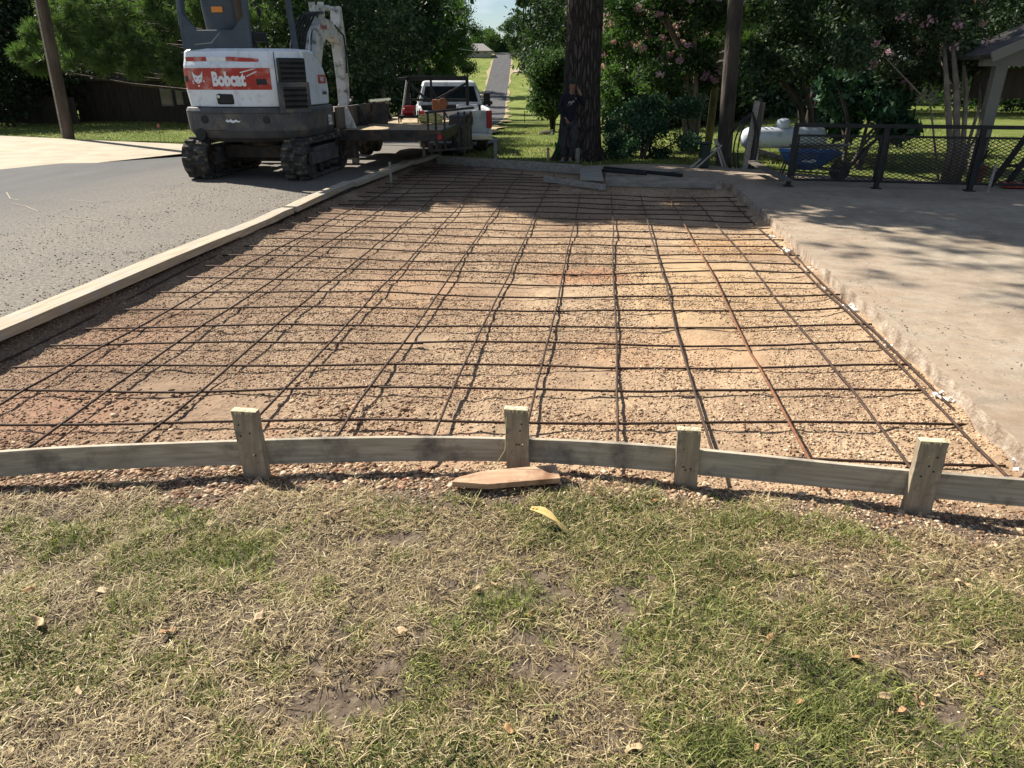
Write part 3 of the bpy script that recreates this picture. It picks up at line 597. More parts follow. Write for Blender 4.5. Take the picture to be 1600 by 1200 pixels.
for px, py, s, lab, kind in LEAVES:
    mb = MB(); nx, ny = 9, 5; cu = lr.uniform(-1.0, .7); cl = lr.uniform(.05, .5); wl = lr.uniform(.18, .32)
    for j in range(ny):
        for i in range(nx):
            t = i/(nx-1); hw = s*wl*.9*math.sin(math.pi*min(1, t*.93+.05))**.8*(1+lr.uniform(-.08, .08)); q = (j/(ny-1)-.5)*2
            mb.v.append(Vector(((t-.5)*s, q*hw, abs(q)**1.5*hw*cl+cu*s*(t-.5)**2+.1*s*math.sin(t*7+q))))
    mb.f = [[j*nx+i, j*nx+i+1, (j+1)*nx+i+1, (j+1)*nx+i] for j in range(ny-1) for i in range(nx-1)]; mb.m = [0]*len(mb.f)
    o = mb.build('dry_leaf', M['paleleaf' if kind else 'deadleaf'], None, sm=True); p = at(px, py, -.06); p.z = float(bed_z(np.float64(p.x), np.float64(p.y)))+.018
    o.location = p; o.rotation_euler = (lr.uniform(-.45, .45), lr.uniform(-.45, .45), lr.uniform(0, 6.3)); sf = o.modifiers.new('t', 'SOLIDIFY'); sf.thickness = .0008
    tag(o, lab, 'leaf', 'dry leaves lying in the grass')
# yellow strings
def string(pts, label):
    mb = MB(); P_ = []
    for i, (px, py) in enumerate(pts):
        p = at(px, py, -.05); p.z = float(bed_z(np.float64(p.x), np.float64(p.y)))+.022+.008*math.sin(i*2.1); P_.append(p)
    Q_ = []
    for i in range(len(P_)-1):
        for k in range(4): q = P_[i].lerp(P_[i+1], k/4); q.x += .003*math.sin(i*4+k*1.7); Q_.append(q)
    mb.tube(Q_, .0009, 5); tag(mb.build('string', M['string']), label, 'string')
string([(1035, 800), (1012, 830), (1030, 850), (1052, 880), (1058, 915), (1048, 960), (1040, 1000), (1028, 1030), (985, 1045), (930, 1070), (880, 1098), (800, 1096)], 'thin yellow-green string trailing down the grass in the middle right')
sp = at(780, 690, .02); mb = MB(); mb.tube([at(792, 640, .19)+Vector((0, -.01, 0)), at(790, 700, .05)+Vector((0, -.02, 0)), at(775, 725, -.02), at(752, 765, -.05), at(735, 800, -.06), at(700, 830, -.06)], .0012, 5)
tag(mb.build('string', M['string']), 'frayed pale string hanging from the splintered stake to the ground', 'string')
# boards laid flat along the asphalt edge
def flat_board(y0, y1, x0, x1, zt, label, wd=.2, mat='strip_wood'):
    p0 = Vector((x0, y0, zt-.02)); p1 = Vector((x1, y1, zt-.02))
    mb = MB(); n_ = 12; rs = []
    for i in range(n_):
        p = p0.lerp(p1, i/(n_-1)); wv = .006*math.sin(i*1.1+y0)
        wz = .004*math.sin(i*.8+y0*2); rs.append([p+Vector((-wd+wv, 0, -.05)), p+Vector((-wd+wv, 0, .02+wz)), p+Vector((wv, 0, .02+wz)), p+Vector((wv, 0, -.05))])
    mb.loft(rs); o = mb.build('edge_board', M[mat], None, bevel=.004); tag(o, label, 'board', 'boards laid along the asphalt edge')
flat_board(.6, 6.9, -3.68, -3.72, .058, 'nearest and longest dusty tan board along the asphalt edge')
flat_board(6.905, 8.35, -3.74, -3.78, .043, 'short tan board after the first joint along the asphalt edge', .16)
flat_board(8.355, 10.6, -3.74, -3.80, .06, 'pale board with a raised bright end by the tracked digger', .17)
flat_board(10.605, 12.1, -3.76, -3.70, .05, 'board in digger shade along the asphalt edge', .15)
flat_board(12.105, 13.6, -3.70, -3.66, .058, 'bright board near the far corner of the bed', .18)
flat_board(13.605, 15.0, -3.64, -3.5, .045, 'last short board before the far corner of the bed', .14)
# far form
a = at(683, 247, -.0); b = at(910, 262, 0)
mb = MB(); mb.bar(a+Vector((0, 0, -.03)), b+Vector((0, 0, -.03)), .035, .16); tag(mb.build('far_form_board', M['plank'], None, bevel=.003), 'straight grey form board closing the far end of the bed', 'form board')
for px, y0, y1, wd, lab, mt in ((774, 246, 221, .07, 'stake behind the far form board, left of the trunk and in front of green lawn', 'plank'), (856, 250, 231, .05, 'short brown stake behind the far form board near the leafy plant', 'redwood'), (902, 253, 232, .08, 'flat stake behind the far form board in front of the big pine trunk', 'plank'), (711, 243, 212, .06, 'tall pale stake in front of the trailer wheels', 'stake'), (687, 240, 224, .07, 'stake left of the far corner, right one of a close pair', 'plank'), (674, 240, 225, .07, 'stake left of the far corner, left one of a close pair', 'plank'), (662, 250, 226, .05, 'stake standing against the bright board by the far corner', 'plank')):
    p = at(px, y0, -.02); p1 = at(px, y1, 0)
    top = atd(px, y1, float(np.array(p[:2])@F0[:2])); mb = MB(); mb.bar((0, 0, -.1), (.0, .0, top.z-p.z), wd, .03, up=(0, 1, 0))
    o = mb.build('wooden_stake', M[mt], None, bevel=.003); o.location = p+Vector((0, .04, 0)); tag(o, lab, 'stake', 'stakes around the far end of the bed')
p = at(612, 290, -.12); mb = MB(); mb.bar((0, 0, -.08), (-.01, 0, .37), .035, .012, up=(0, 1, 0)); o = mb.build('wooden_stake', M['plank']); o.location = p; tag(o, 'thin lath stake inside the bed by the left boards', 'stake')
# planks, slab boards
def plank(a, b, w_, h_, label, mat='plank', name='plank', group=None):
    mb = MB(); a = Vector(a); b = Vector(b); c_ = (a+b)/2; mb.bar(a-c_, b-c_, w_, h_); o = mb.build(name, M[mat], None, bevel=.003); o.location = c_; return tag(o, label, 'board', group)
plank(at(925, 281, .03), at(922, 262, .02), .36, .035, 'wide short grey plank on the corner of the old slab', 'plank')
plank(at(850, 279, -.03), at(946, 293, -.05), .03, .09, 'long thin board propped on the rebar before the old slab')
plank(at(946, 283, -.035), at(1132, 287, -.035), .03, .15, 'wide grey board standing along the front of the old slab', 'plank')
plank(at(944, 262, .03), at(1066, 274, .03), .06, .05, 'black steel angle lying on the old slab, the longer one', 'bsteel', 'steel_angle')
plank(at(942, 266, .03), at(1010, 271, .03), .06, .05, 'black steel strip lying in front of the longer angle', 'bsteel', 'steel_angle')
plank(at(1010, 268, .03), at(1062, 266, .03), .12, .03, 'short grey board lying at the end of the black angles', 'plank')
# concrete chips along the broken edge
cr_ = random.Random(8)
for px, py, s, lab in ((1475, 620, .1, 'white concrete chip at the nearest bar end of the broken edge'), (1385, 538, .11, 'white concrete chip where the second wide patch of the broken edge starts'), (1331, 482, .12, 'large white concrete chip midway along the broken edge'), (1291, 452, .08, 'small white concrete chip above the large midway one'), (1262, 420, .1, 'white concrete chip by the fourth bar end from the shade'), (1231, 392, .12, 'bright concrete chip before the shade begins'), (1208, 370, .09, 'concrete chip at the shade border'), (1592, 725, .1, 'white concrete chip at the near right corner of the bed')):
    p = at(px, py, -.09); mb = MB()
    for q in range(9):
        s2 = s*cr_.uniform(.12, .42); mb.box((cr_.uniform(-.5, .4)*s, cr_.uniform(-.7, .7)*s, s2*.12), (s2, s2*.7, s2*.3), (cr_.uniform(-.5, .5), cr_.uniform(-.5, .5), cr_.uniform(0, 3)), .7)
    o = mb.build('concrete_chip', M['chunk']); o.location = p; tag(o, lab, 'concrete chip', 'concrete chips at the broken slab edge')
# ------------------------------------------------------------ rebar mat
rt = empty('rebar_mat', (0, 0, 0), 0, 'rusty steel rebar grid tied over the gravel bed', 'rebar grid')
rb = random.Random(2)
def rz(x_, y_, k=0): return -.093+.012*math.sin(x_*1.3+y_*.9)+.008*math.sin(x_*3.1-y_*2.2)+k
def bar(p0, p1, mat='rebar', k=0, wob=.007, r=.0072):
    n_ = max(4, int((Vector(p1)-Vector(p0)).length/.28)); pts = []
    d_ = (Vector((p1[0], p1[1]))-Vector((p0[0], p0[1]))).normalized(); ph = rb.uniform(0, 6)
    for i in range(n_+1):
        t = i/n_; x_ = p0[0]+(p1[0]-p0[0])*t; y_ = p0[1]+(p1[1]-p0[1])*t
        o_ = wob*math.sin(ph+t*n_*.45)+rb.uniform(-.004, .004)
        pts.append((x_-d_.y*o_, y_+d_.x*o_, rz(x_, y_, k)+rb.uniform(-.004, .004)))
    m_ = MB(); m_.tube(pts, r, 7); m_.build('rebar', M[mat], rt, sm=True)
longs = [(-3.58, -3.86, 2.4), (-3.12, -3.36, 2.35), (-2.64, -3.02, 2.4), (-2.14, -2.5, 2.5), (-1.67, -2.04, 2.6), (-1.21, -1.5, 2.66), (-.77, -.93, 2.72), (-.33, -.4, 2.76), (.11, .05, 2.76), (.54, .46, 2.74), (.97, .87, 2.72), (1.41, 1.22, 2.72), (1.80, 1.7, 2.72)]
for i, (x0, x1, y0) in enumerate(longs):
    ye = 14.4-max(0, x1+3.4)*.5 if x1 < -.6 else 10.85
    if i == 0: ye = 12
    bar((x0, y0), (x0+(x1-x0)*(ye-y0)/8.3 if x1 < -.6 else x1, ye), 'rust' if i == 10 else 'rebar', .008, .006)
    if i in (12,): bar((x0+.03, 3.6), (x0-.01, 7.2), 'rebar', .02, .01)
ym = [3.23, 3.64, 4.0, 4.39, 4.74, 5.12, 5.49, 5.84, 6.2, 6.56, 6.93, 7.3, 7.65, 8.0, 8.38, 8.75, 9.13, 9.5, 9.88, 10.27, 10.65]
xl = [-3.2, -3.42, -3.5, -3.55, -3.56, -3.55, -3.53, -3.55, -3.61]
for i, y_ in enumerate(ym):
    a_ = .13 if i < 5 else .13*max(0, 1-(i-4)*.12); s_ = .3+rb.uniform(-.02, .05); x0 = xl[i] if i < len(xl) else -3.66
    xe = 1.86 if i % 2 == 0 else 1.78
    xm_ = rb.choice((-1.2, -.3, .4))
    sl_ = lambda x__: y_+(x__-.11)*(a_ if x__ < .11 else .14*(1 if i < 9 else .6))
    bar((x0, sl_(x0)), (xm_+.06, sl_(xm_+.06)), 'rebar', 0, .008); bar((xm_, sl_(xm_)+.006), (xe, sl_(xe)), 'rebar', .002, .008)
bar((.62, 2.96), (1.84, 3.07)); 
for i in range(8):
    y_ = 11.1+i*.38; xe = -.75-.0*i if y_ < 12.6 else -.7-(y_-12.6)*1.6
    if xe > -3.4: bar((-3.6, y_), (xe, y_))
nt_ = 0
for y_ in ym[:7]:
    for (x0, x1, y0) in longs:
        x_ = x0+(x1-x0)*(y_-y0)/8.3; yy = y_+(x_-.11)*.13
        if nt_ >= 96 or x_ < -3.4 or rb.random() < .12: continue
        nt_ += 1; c = Vector((x_, yy, rz(x_, yy)+.002)); a_ = rb.uniform(.5, 1.1); m_ = MB()
        m_.tube([c+Vector((-.013*a_, -.013, -.006)), c+Vector((-.006, -.006, .011)), c+Vector((.006, .006, .012)), c+Vector((.014, .013*a_, -.006))], .0018, 4)
        m_.tube([c+Vector((.004, .004, .011)), c+Vector((.012, -.006, .022)), c+Vector((.02, -.016, .026))], .0016, 4); m_.build('tie_wire', M['rebar'], rt)
# chalk scratches on the asphalt
for pts in ([(20, 318), (40, 322), (60, 330)], [(95, 338), (140, 342), (185, 349)], [(110, 312), (150, 316)], [(10, 300), (16, 310), (30, 313)], [(230, 300), (262, 303)], [(60, 292), (80, 290)]):
    m_ = MB(); q_ = [at(px, py, .004) for px, py in pts]; vs = []
    for p in q_: vs += [p+Vector((-.002, -.006, 0)), p+Vector((.002, .006, 0))]
    m_.add(vs, [[2*i, 2*i+2, 2*i+3, 2*i+1] for i in range(len(q_)-1)]); tag(m_.build('road_marking', M['apron']), kind='structure')
# ------------------------------------------------------------ lettering
def text_mesh(s, size, bold=0.0, squeeze=1.0):
    cu = bpy.data.curves.new('t', 'FONT'); cu.body = s; cu.size = size; cu.offset = bold; cu.align_x = 'CENTER'; cu.align_y = 'CENTER'; cu.resolution_u = 3
    ob = bpy.data.objects.new('t', cu); COL.objects.link(ob); dg = bpy.context.evaluated_depsgraph_get()
    me = bpy.data.meshes.new_from_object(ob.evaluated_get(dg)); bpy.data.objects.remove(ob)
    return [(v.co.x*squeeze, v.co.y) for v in me.vertices], [list(p.vertices) for p in me.polygons]
def decal(name, pts, faces, fn, mat, parent):
    me = bpy.data.meshes.new(name); me.from_pydata([tuple(fn(u, v)) for u, v in pts], [], faces); return link_mesh(name, me, mat, parent)
def grid2(u0, u1, v0, v1, nu=12, nv=2):
    pts = [(u0+(u1-u0)*i/nu, v0+(v1-v0)*j/nv) for j in range(nv+1) for i in range(nu+1)]
    return pts, [[j*(nu+1)+i, j*(nu+1)+i+1, (j+1)*(nu+1)+i+1, (j+1)*(nu+1)+i] for j in range(nv) for i in range(nu)]
# ------------------------------------------------------------ excavator
ex = empty('excavator', (-5.68, 11.9, 0), R(2), 'white and charcoal mini excavator with an open canopy parked on rubber tracks on the asphalt', 'excavator')
# tracks
def track(cx):
    Ln, Hh, W = 1.05, .28, .4
    prof = []
    for k in range(13): a = math.pi/2+math.pi*k/12; prof.append((-Ln+Hh+Hh*math.cos(a)*1.0, Hh+.02+Hh*math.sin(a)))
    for k in range(13): a = -math.pi/2+math.pi*k/12; prof.append((Ln-Hh+Hh*math.cos(a), Hh+.02+Hh*math.sin(a)))
    mb = MB(); n = len(prof)
    inner = [(p[0]*.955, Hh+.02+(p[1]-Hh-.02)*.86) for p in prof]
    for k in range(n):
        a, b, c, d = prof[k], prof[(k+1) % n], inner[(k+1) % n], inner[k]
        vs = [(cx-W/2, a[0], a[1]), (cx-W/2, b[0], b[1]), (cx-W/2, c[0], c[1]), (cx-W/2, d[0], d[1]), (cx+W/2, a[0], a[1]), (cx+W/2, b[0], b[1]), (cx+W/2, c[0], c[1]), (cx+W/2, d[0], d[1])]
        mb.add(vs, [(0, 1, 5, 4), (3, 7, 6, 2), (0, 3, 2, 1), (4, 5, 6, 7)])
    # lugs along the belt
    per = []; 
    for k in range(n):
        a = Vector(prof[k]); b = Vector(prof[(k+1) % n]); L = (b-a).length; m_ = max(1, int(L/.05))
        for j in range(m_): per.append((a.lerp(b, j/m_), (b-a).normalized()))
    tot = 0; last = None; acc = .0
    for i, (p, tdir) in enumerate(per):
        if last is not None: acc += (p-last).length
        last = p
        if acc > .125 or i == 0:
            acc = 0; nrm = Vector((tdir.y, -tdir.x)); ang = math.atan2(nrm.y, nrm.x)
            for sd in (-1, 1):
                q = p+nrm*.016+tdir*(.03*sd)
                if q.y < .02: q.y = .02
                mb.box((cx+sd*W*.25, q.x, q.y), (W*.49, .05, .05), (ang-math.pi/2, 0, sd*.1), .75)
    t = mb.build('track', M['rubber'], ex)
    fb = MB(); fb.box((cx, 0, .3), (.3, 1.35, .2)); fb.box((cx, 0, .43), (.34, 1.0, .08)); fb.build('track_frame', M['dgrey'], t, bevel=.015)
    for yy, rr in ((-Ln+Hh, .235), (Ln-Hh, .22)):
        wb = MB(); wb.tube([(cx-.13, yy, .31), (cx-.12, yy, .31), (cx+.12, yy, .31), (cx+.13, yy, .31)], [rr*.8, rr, rr, rr*.8], 20); wb.tube([(cx-.17, yy, .31), (cx+.17, yy, .31)], .08, 12); wb.build('drive_wheel', M['steel'], t)
    for q in range(4):
        wb = MB(); wb.tube([(cx-.14, -.45+q*.3, .13), (cx+.14, -.6+q*.4, .13)], .075, 14); wb.build('roller', M['steel'], t)
track(-.8); track(.8)
mb = MB(); mb.box((0, 0, .38), (1.25, .75, .22)); mb.box((0, .1, .34), (1.3, .3, .3)); mb.cyl((0, 0, .45), (0, 0, .62), .42, n=24); mb.build('undercarriage', M['steel'], ex, bevel=.02)
# dozer blade
mb = MB(); mb.prism([(1.52, .1), (1.60, .06), (1.64, .3), (1.60, .52), (1.52, .54), (1.56, .3)], 2.0, Matrix.Translation((-1.0, 0, 0)) @ AX_YZ)
for sx in (-.45, .45): mb.bar((sx, .4, .3), (sx, 1.56, .28), .1, .12)
for sx in (-1.0, 1.0): mb.box((sx, 1.54, .3), (.05, .2, .56))
o = mb.build('dozer_blade', M['dgrey'], ex, bevel=.01)
mb = MB(); mb.box((1.0, 1.46, .06), (.1, .12, .1)); mb.build('blade_foot', M['edge_conc'], o)
# upper structure outline
HW, RC, CY = 1.0, 1.34, .24
def plan(s, inset=0.0):            # 0..1 from left front round the rear to right front
    pts = PLAN; k = s*(len(pts)-1); i = min(int(k), len(pts)-2); f = k-i; return pts[i].lerp(pts[i+1], f)
def outline(hw, rear, front, cr=.16, bulge=.1, n=16):
    c2 = cr*2.1
    ps = [Vector((-hw, front))]
    for k in range(6): ps.append(Vector((-hw, front+(rear+cr+bulge-front)*(k+1)/7)))
    for k in range(7): a = math.pi+math.pi/2*k/6*.86; ps.append(Vector((-hw+cr+cr*math.cos(a), rear+bulge+cr*.9+cr*math.sin(a))))
    x0 = ps[-1].x; y0 = ps[-1].y
    xe_ = hw-c2+c2*math.cos(3*math.pi/2+math.pi/2*.14)
    for k in range(1, n): t = k/n; x_ = x0+(xe_-x0)*t; ps.append(Vector((x_, y0-(bulge)*(1-(2*t-1)**2))))
    for k in range(7): a = 3*math.pi/2+math.pi/2*.14+math.pi/2*k/6*.86; ps.append(Vector((hw-c2+c2*math.cos(a), rear+bulge+c2-cr*.1+c2*math.sin(a))))
    for k in range(6): ps.append(Vector((hw, rear+c2+bulge+(front-rear-c2-bulge)*(k+1)/7)))
    ps.append(Vector((hw, front))); return ps
def shell(levels, mat, name, parent, bev=.0):
    rings = []
    for z, hw, rear, front, cr, bu in levels: rings.append([(p.x, p.y, z) for p in outline(hw, rear, front, cr, bu)])
    mb = MB(); mb.loft(rings[::-1]); return mb.build(name, mat, parent, bevel=bev, sm=False)
cw = shell([(.56, .78, -.82, .5, .2, .14), (.63, .9, -.95, .56, .18, .16), (.74, .95, -1.01, .6, .17, .17), (1.02, .96, -1.02, .6, .17, .17), (1.07, .94, -1.0, .58, .17, .17)], M['dgrey'], 'counterweight', ex, .012)
def rear_pt(hw, rear, cr, bu, u, z, off):      # u = x position across the rear face
    ps = outline(hw, rear, 1, cr, bu)[7:-7]; 
    for a, b in zip(ps, ps[1:]):
        if a.x <= u <= b.x or b is ps[-1]:
            t = (u-a.x)/max(1e-6, b.x-a.x); p = a.lerp(b, t); d = (b-a).normalized(); return Vector((p.x+d.y*off, p.y-d.x*off, z))
    return Vector((u, rear, z))
cwf = lambda u, v: rear_pt(.96, -1.02, .17, .17, u, v, .004)
for u0, u1, v0, v1 in ((-.8, .9, .985, .992), (-.8, -.2, .74, .748), (-.8, -.793, .76, .985)):
    p_, f_ = grid2(u0, u1, v0, v1, 20, 1); decal('panel_seam', p_, f_, cwf, M['black'], cw)
for u_, v_, r_ in ((-.56, .9, .06), (.42, .89, .05)):
    m_ = MB(); c_ = rear_pt(.96, -1.02, .17, .17, u_, v_, -.01); m_.cyl(c_, c_+Vector((0, -.025, 0)), r_, n=18); m_.build('port', M['black'], cw)
m_ = MB(); c_ = rear_pt(.96, -1.02, .17, .17, -.68, .68, 0); m_.cyl(c_+Vector((0, .1, 0)), c_+Vector((0, -.02, 0)), .085, n=20); m_.build('exhaust_port', M['black'], cw)
sp_ = [(-.12, .0), (-.1, .025), (-.06, .01), (-.03, .03), (0, .005), (.05, .022), (.09, .0), (.12, .01), (.1, -.02), (.04, -.012), (0, -.03), (-.05, -.012), (-.09, -.018)]
decal('paint_scrape', [(u-.08, v+.88) for u, v in sp_], [list(range(len(sp_)))], cwf, M['decal_white'], cw)
# white hood over the rear
HL = [(1.08, .89, -.95, .1, .14, .17), (1.3, .91, -.97, .1, .14, .17), (1.66, .905, -.96, .1, .14, .17), (1.74, .89, -.92, .1, .14, .15), (1.85, .88, -.88, .08, .14, .13), (1.89, .84, -.82, .05, .14, .12)]
hood = shell(HL, M['white'], 'hood', ex, .01)
hf = lambda u, v, off=.004: rear_pt(.91, -.97, .14, .17, u, v, off)
p_, f_ = grid2(-.88, .53, 1.32, 1.62, 24, 2); decal('red_panel', p_, f_, hf, M['red'], hood)
V_, F_ = text_mesh('Bobcat', .225, .012, .82); decal('lettering', [(u-.09, v*1.15+1.46) for u, v in V_], F_, lambda u, v: hf(u, v, .007), M['decal_white'], hood)
cat = [[(-.1, .105), (-.062, .055), (0, .035), (.062, .055), (.1, .105), (.088, .02), (.07, -.035), (.03, -.062), (0, -.07), (-.03, -.062), (-.07, -.035), (-.088, .02)], [(-.018, -.09), (.018, -.09), (.012, -.115), (-.012, -.115)], [(-.11, -.02), (-.075, -.045), (-.12, -.05)], [(.11, -.02), (.075, -.045), (.12, -.05)]]
for q in cat: decal('emblem', [(u-.6, v+1.475) for u, v in q], [list(range(len(q)))], lambda u, v: hf(u, v, .007), M['decal_white'], hood)
for q in ([(-.06, 0), (-.02, -.012), (-.045, .016)], [(.06, 0), (.02, -.012), (.045, .016)], [(-.012, -.04), (.012, -.04), (0, -.055)]): decal('emblem_eye', [(u-.6, v+1.475) for u, v in q], [[0, 1, 2]], lambda u, v: hf(u, v, .01), M['red'], hood)
for sc_ in ([(-.9, 1.33), (-.86, 1.33), (-.68, 1.4), (-.7, 1.42)], [(.12, 1.55), (.34, 1.61), (.3, 1.612), (.1, 1.562)], [(.2, 1.5), (.36, 1.57), (.33, 1.575), (.19, 1.51)]):
    decal('scratch', sc_, [[0, 1, 2, 3]], lambda u, v: hf(u, v, .0085), M['decal_white'], hood)
for u_, w_, v_ in ((-.84, .09, 1.47), (.4, .14, 1.43)):
    p_, f_ = grid2(u_-w_/2, u_+w_/2, v_-.04, v_+.04, 4, 1); decal('hood_slot', p_, f_, lambda u, v: hf(u, v, .01), M['black'], hood)
hf2 = lambda u, v, off=.006: rear_pt(.895, -.925, .14, .155, u, v, off)
for u0, u1, m_ in ((-.8, -.42, 'red'), (-.41, -.1, 'decal_white'), (-.09, .38, 'red')):
    p_, f_ = grid2(u0, u1, 0, 1, 8, 1); decal('reflective_strip', [(u, 1.715+.06*v-.09*max(0, u+.2)**2) for u, v in p_], f_, lambda u, v: hf2(u, v, .012), M[m_], hood)
m_ = MB(); c_ = hf(-.18, 1.19, -.02); m_.box(c_, (.27, .07, .15)); lt = m_.build('latch', M['black'], hood, bevel=.03, seg=3)
m_ = MB(); c_ = hf(-.26, 1.225, .03); m_.cyl(c_, c_+Vector((0, -.012, 0)), .022, n=12); m_.build('lock', M['chrome'], lt)
# right hand side cover with vents
prof = [(-.5, 1.08), (.55, 1.08), (.58, 1.3), (.53, 1.48), (.4, 1.64), (.18, 1.77), (-.08, 1.85), (-.3, 1.885), (-.5, 1.885)]
mb = MB(); mb.prism(prof, .5, Matrix.Translation((.415, 0, 0)) @ AX_YZ); side = mb.build('side_cover', M['white'], ex, bevel=.035, seg=3)
p_, f_ = grid2(.6, .612, 1.09, 1.84, 1, 6); decal('cover_seam', p_, f_, lambda u, v: hf(u, v, .003), M['black'], side)
VC = hf(.80, 1.2, 0); VA = R(47)
def vent(w0, w1, z0, z1, slats, name, mat, fr=.03, out=.0):
    t_ = Vector((math.cos(VA), math.sin(VA), 0)); nn = Vector((math.sin(VA), -math.cos(VA), 0)); c0 = Vector((VC.x, VC.y, 0))+t_*((w0+w1)/2)+nn*out
    mb = MB(); mb.box(c0+Vector((0, 0, (z0+z1)/2)), (w1-w0, .07, z1-z0), (0, 0, VA)); v = mb.build(name, M[mat], side, bevel=.02)
    mb = MB(); mb.box(c0+Vector((0, 0, (z0+z1)/2))+nn*.034, (w1-w0-2*fr, .01, z1-z0-2*fr), (0, 0, VA))
    for k in range(slats):
        z_ = z0+fr+(z1-z0-2*fr)*(k+.5)/slats; mb.box(c0+Vector((0, 0, z_))+nn*.035, (w1-w0-2*fr, .045, .02), (.6, 0, VA))
    mb.build('slat', M['black'], v); return v
vent(-.2, .24, 1.42, 1.76, 4, 'upper_vent', 'black'); vent(-.24, .27, .98, 1.43, 4, 'lower_vent', 'dgrey', .07, .012)
side_f = lambda u, v: Vector((.919, u, v))
V_, F_ = text_mesh('E32', .17, .008, .7); decal('number_lettering', [(u+.36, v*1.2+.83) for u, v in V_], F_, lambda u, v: Vector((.967, u, v)), M['decal_white'], cw)
p_, f_ = grid2(.08, .46, 1.4, 1.53, 2, 1); decal('red_sticker', p_, f_, side_f, M['red'], side)
V_, F_ = text_mesh('W//', .1, .006, 1); decal('sticker_lettering', [(u+.26, v+1.46) for u, v in V_], F_, lambda u, v: Vector((.923, u, v)), M['decal_white'], side)
V_, F_ = text_mesh('Bobcat', .09, .003, .8); decal('small_lettering', [(u+.34, v+1.26) for u, v in V_], F_, side_f, M['black'], side)
# canopy
def post(p0, p1, nm='canopy_post', w_=.09): m_ = MB(); m_.bar(p0, p1, w_, w_); m_.build(nm, M['bluegrey'], can, bevel=.015)
mb = MB(); mb.prism([(-.92, 1.88), (.16, 1.88), (.16, 2.36), (.07, 2.3), (-.1, 2.14), (-.66, 2.14), (-.83, 2.34), (-.92, 2.4)], .07, Matrix.Translation((0, -.72, 0)) @ AX_XZ)
can = mb.build('canopy_rear_panel', M['bluegrey'], ex, bevel=.012)
post((-.88, -.75, 2.2), (-.86, -.7, 3.1)); post((.12, -.75, 2.2), (.1, -.7, 3.1)); post((.3, .72, 1.3), (.2, .68, 3.1), w_=.1); post((-.88, .8, 1.2), (-.84, .72, 3.1))
decal('scratch_mark', [(-.72, 1.94), (-.45, 1.96), (-.3, 2.1), (-.31, 2.105), (-.46, 1.975), (-.72, 1.95)], [[0, 1, 4, 5], [1, 2, 3, 4]], lambda u, v: Vector((u, -.794, v)), M['wire'], can)
mb = MB(); mb.box((-.36, 0, 3.14), (1.3, 1.7, .1)); mb.box((-.36, 0, 3.2), (1.1, 1.4, .05)); mb.build('canopy_roof', M['bluegrey'], can, bevel=.05, seg=3)
# floor, seat, console
mb = MB(); mb.box((-.25, .55, 1.12), (1.35, 1.0, .12)); mb.box((-.4, -.1, 1.5), (.9, .75, .75)); mb.build('cab_floor', M['black'], ex, bevel=.02)
mb = MB(); mb.box((-.38, -.25, 1.98), (.56, .55, .18)); seat = mb.build('seat', M['black'], ex, bevel=.06, seg=3)
mb = MB(); rings = []
for z_, hw, y_, th in ((1.95, .2, -.5, .1), (2.1, .25, -.53, .15), (2.45, .26, -.57, .16), (2.64, .24, -.62, .14), (2.72, .17, -.64, .09)):
    rings.append([(-.38+hw*math.cos(a)*(1 if abs(math.cos(a)) < .8 else 1), y_+th*.5*math.sin(a), z_) for a in [2*math.pi*k/20 for k in range(20)]])
mb.loft(rings); mb.build('backrest', M['bluegrey'], seat, sm=True, bevel=0)
mb = MB(); mb.box((-.36, -.655, 2.42), (.17, .01, .075)); mb.build('warning_label', M['orange'], seat)
for sx in (-.78, .02):
    mb = MB(); mb.box((sx, -.05, 2.08), (.16, .5, .14)); mb.bar((sx, .15, 2.1), (sx, .2, 2.4), .03, .03); mb.box((sx, .2, 2.44), (.06, .06, .1)); mb.build('control_console', M['black'], ex, bevel=.02)
mb = MB(); mb.bar((-.2, .95, 1.15), (-.2, .9, 2.05), .04, .04); mb.build('lever', M['black'], ex); mb = MB(); mb.bar((-.4, .95, 1.15), (-.4, .9, 2.05), .04, .04); mb.build('lever', M['black'], ex)
for o_ in (can, seat): o_.location.x += .1
# boom, arm, bucket: swung in a plane through BX
BX = .35
def plate(pts, w_, name, mat, parent, x=BX, bev=.015):
    m_ = MB(); m_.prism(pts, w_, Matrix.Translation((x-w_/2, 0, 0)) @ AX_YZ); return m_.build(name, M[mat], parent, bevel=bev)
plate([(.8, .65), (1.25, .62), (1.32, .95), (1.2, 1.15), (.95, 1.1), (.8, 1.0)], .36, 'swing_post', 'dgrey', ex)
boom = plate([(1.1, .85), (1.32, .95), (1.55, 1.6), (1.86, 2.22), (2.1, 2.42), (2.5, 2.46), (2.92, 2.3), (3.0, 2.42), (2.93, 2.58), (2.5, 2.78), (2.0, 2.8), (1.72, 2.62), (1.42, 2.1), (1.15, 1.3), (1.02, .95)], .2, 'boom', 'armwhite', ex)
V_, F_ = text_mesh('Bobcat', .15, .003, .9); decal('boom_lettering', [(u*.9+2.06-.1, v+2.62+(u)*.05) for u, v in V_], F_, lambda u, v: Vector((BX+.106, u, v)), M['red'], boom)
m_ = MB(); m_.cyl((BX, 1.0, 1.28), (BX, 1.35, 2.0), .055, n=14); m_.build('boom_cylinder', M['black'], boom); m_ = MB(); m_.cyl((BX, 1.35, 2.0), (BX, 1.62, 2.52), .03, n=12); m_.build('cylinder_rod', M['chrome'], boom)
for k in range(5):
    m_ = MB(); s_ = -.12+.06*k; m_.tube([(BX+s_-.12, .92+k*.015, 1.35), (BX+s_-.14, 1.05, 1.9), (BX+s_-.12, 1.3, 2.45), (BX+s_-.06, 1.62, 2.8), (BX+s_, 1.95, 2.9)], .02, 8); m_.build('hydraulic_hose', M['black'], boom, sm=True)
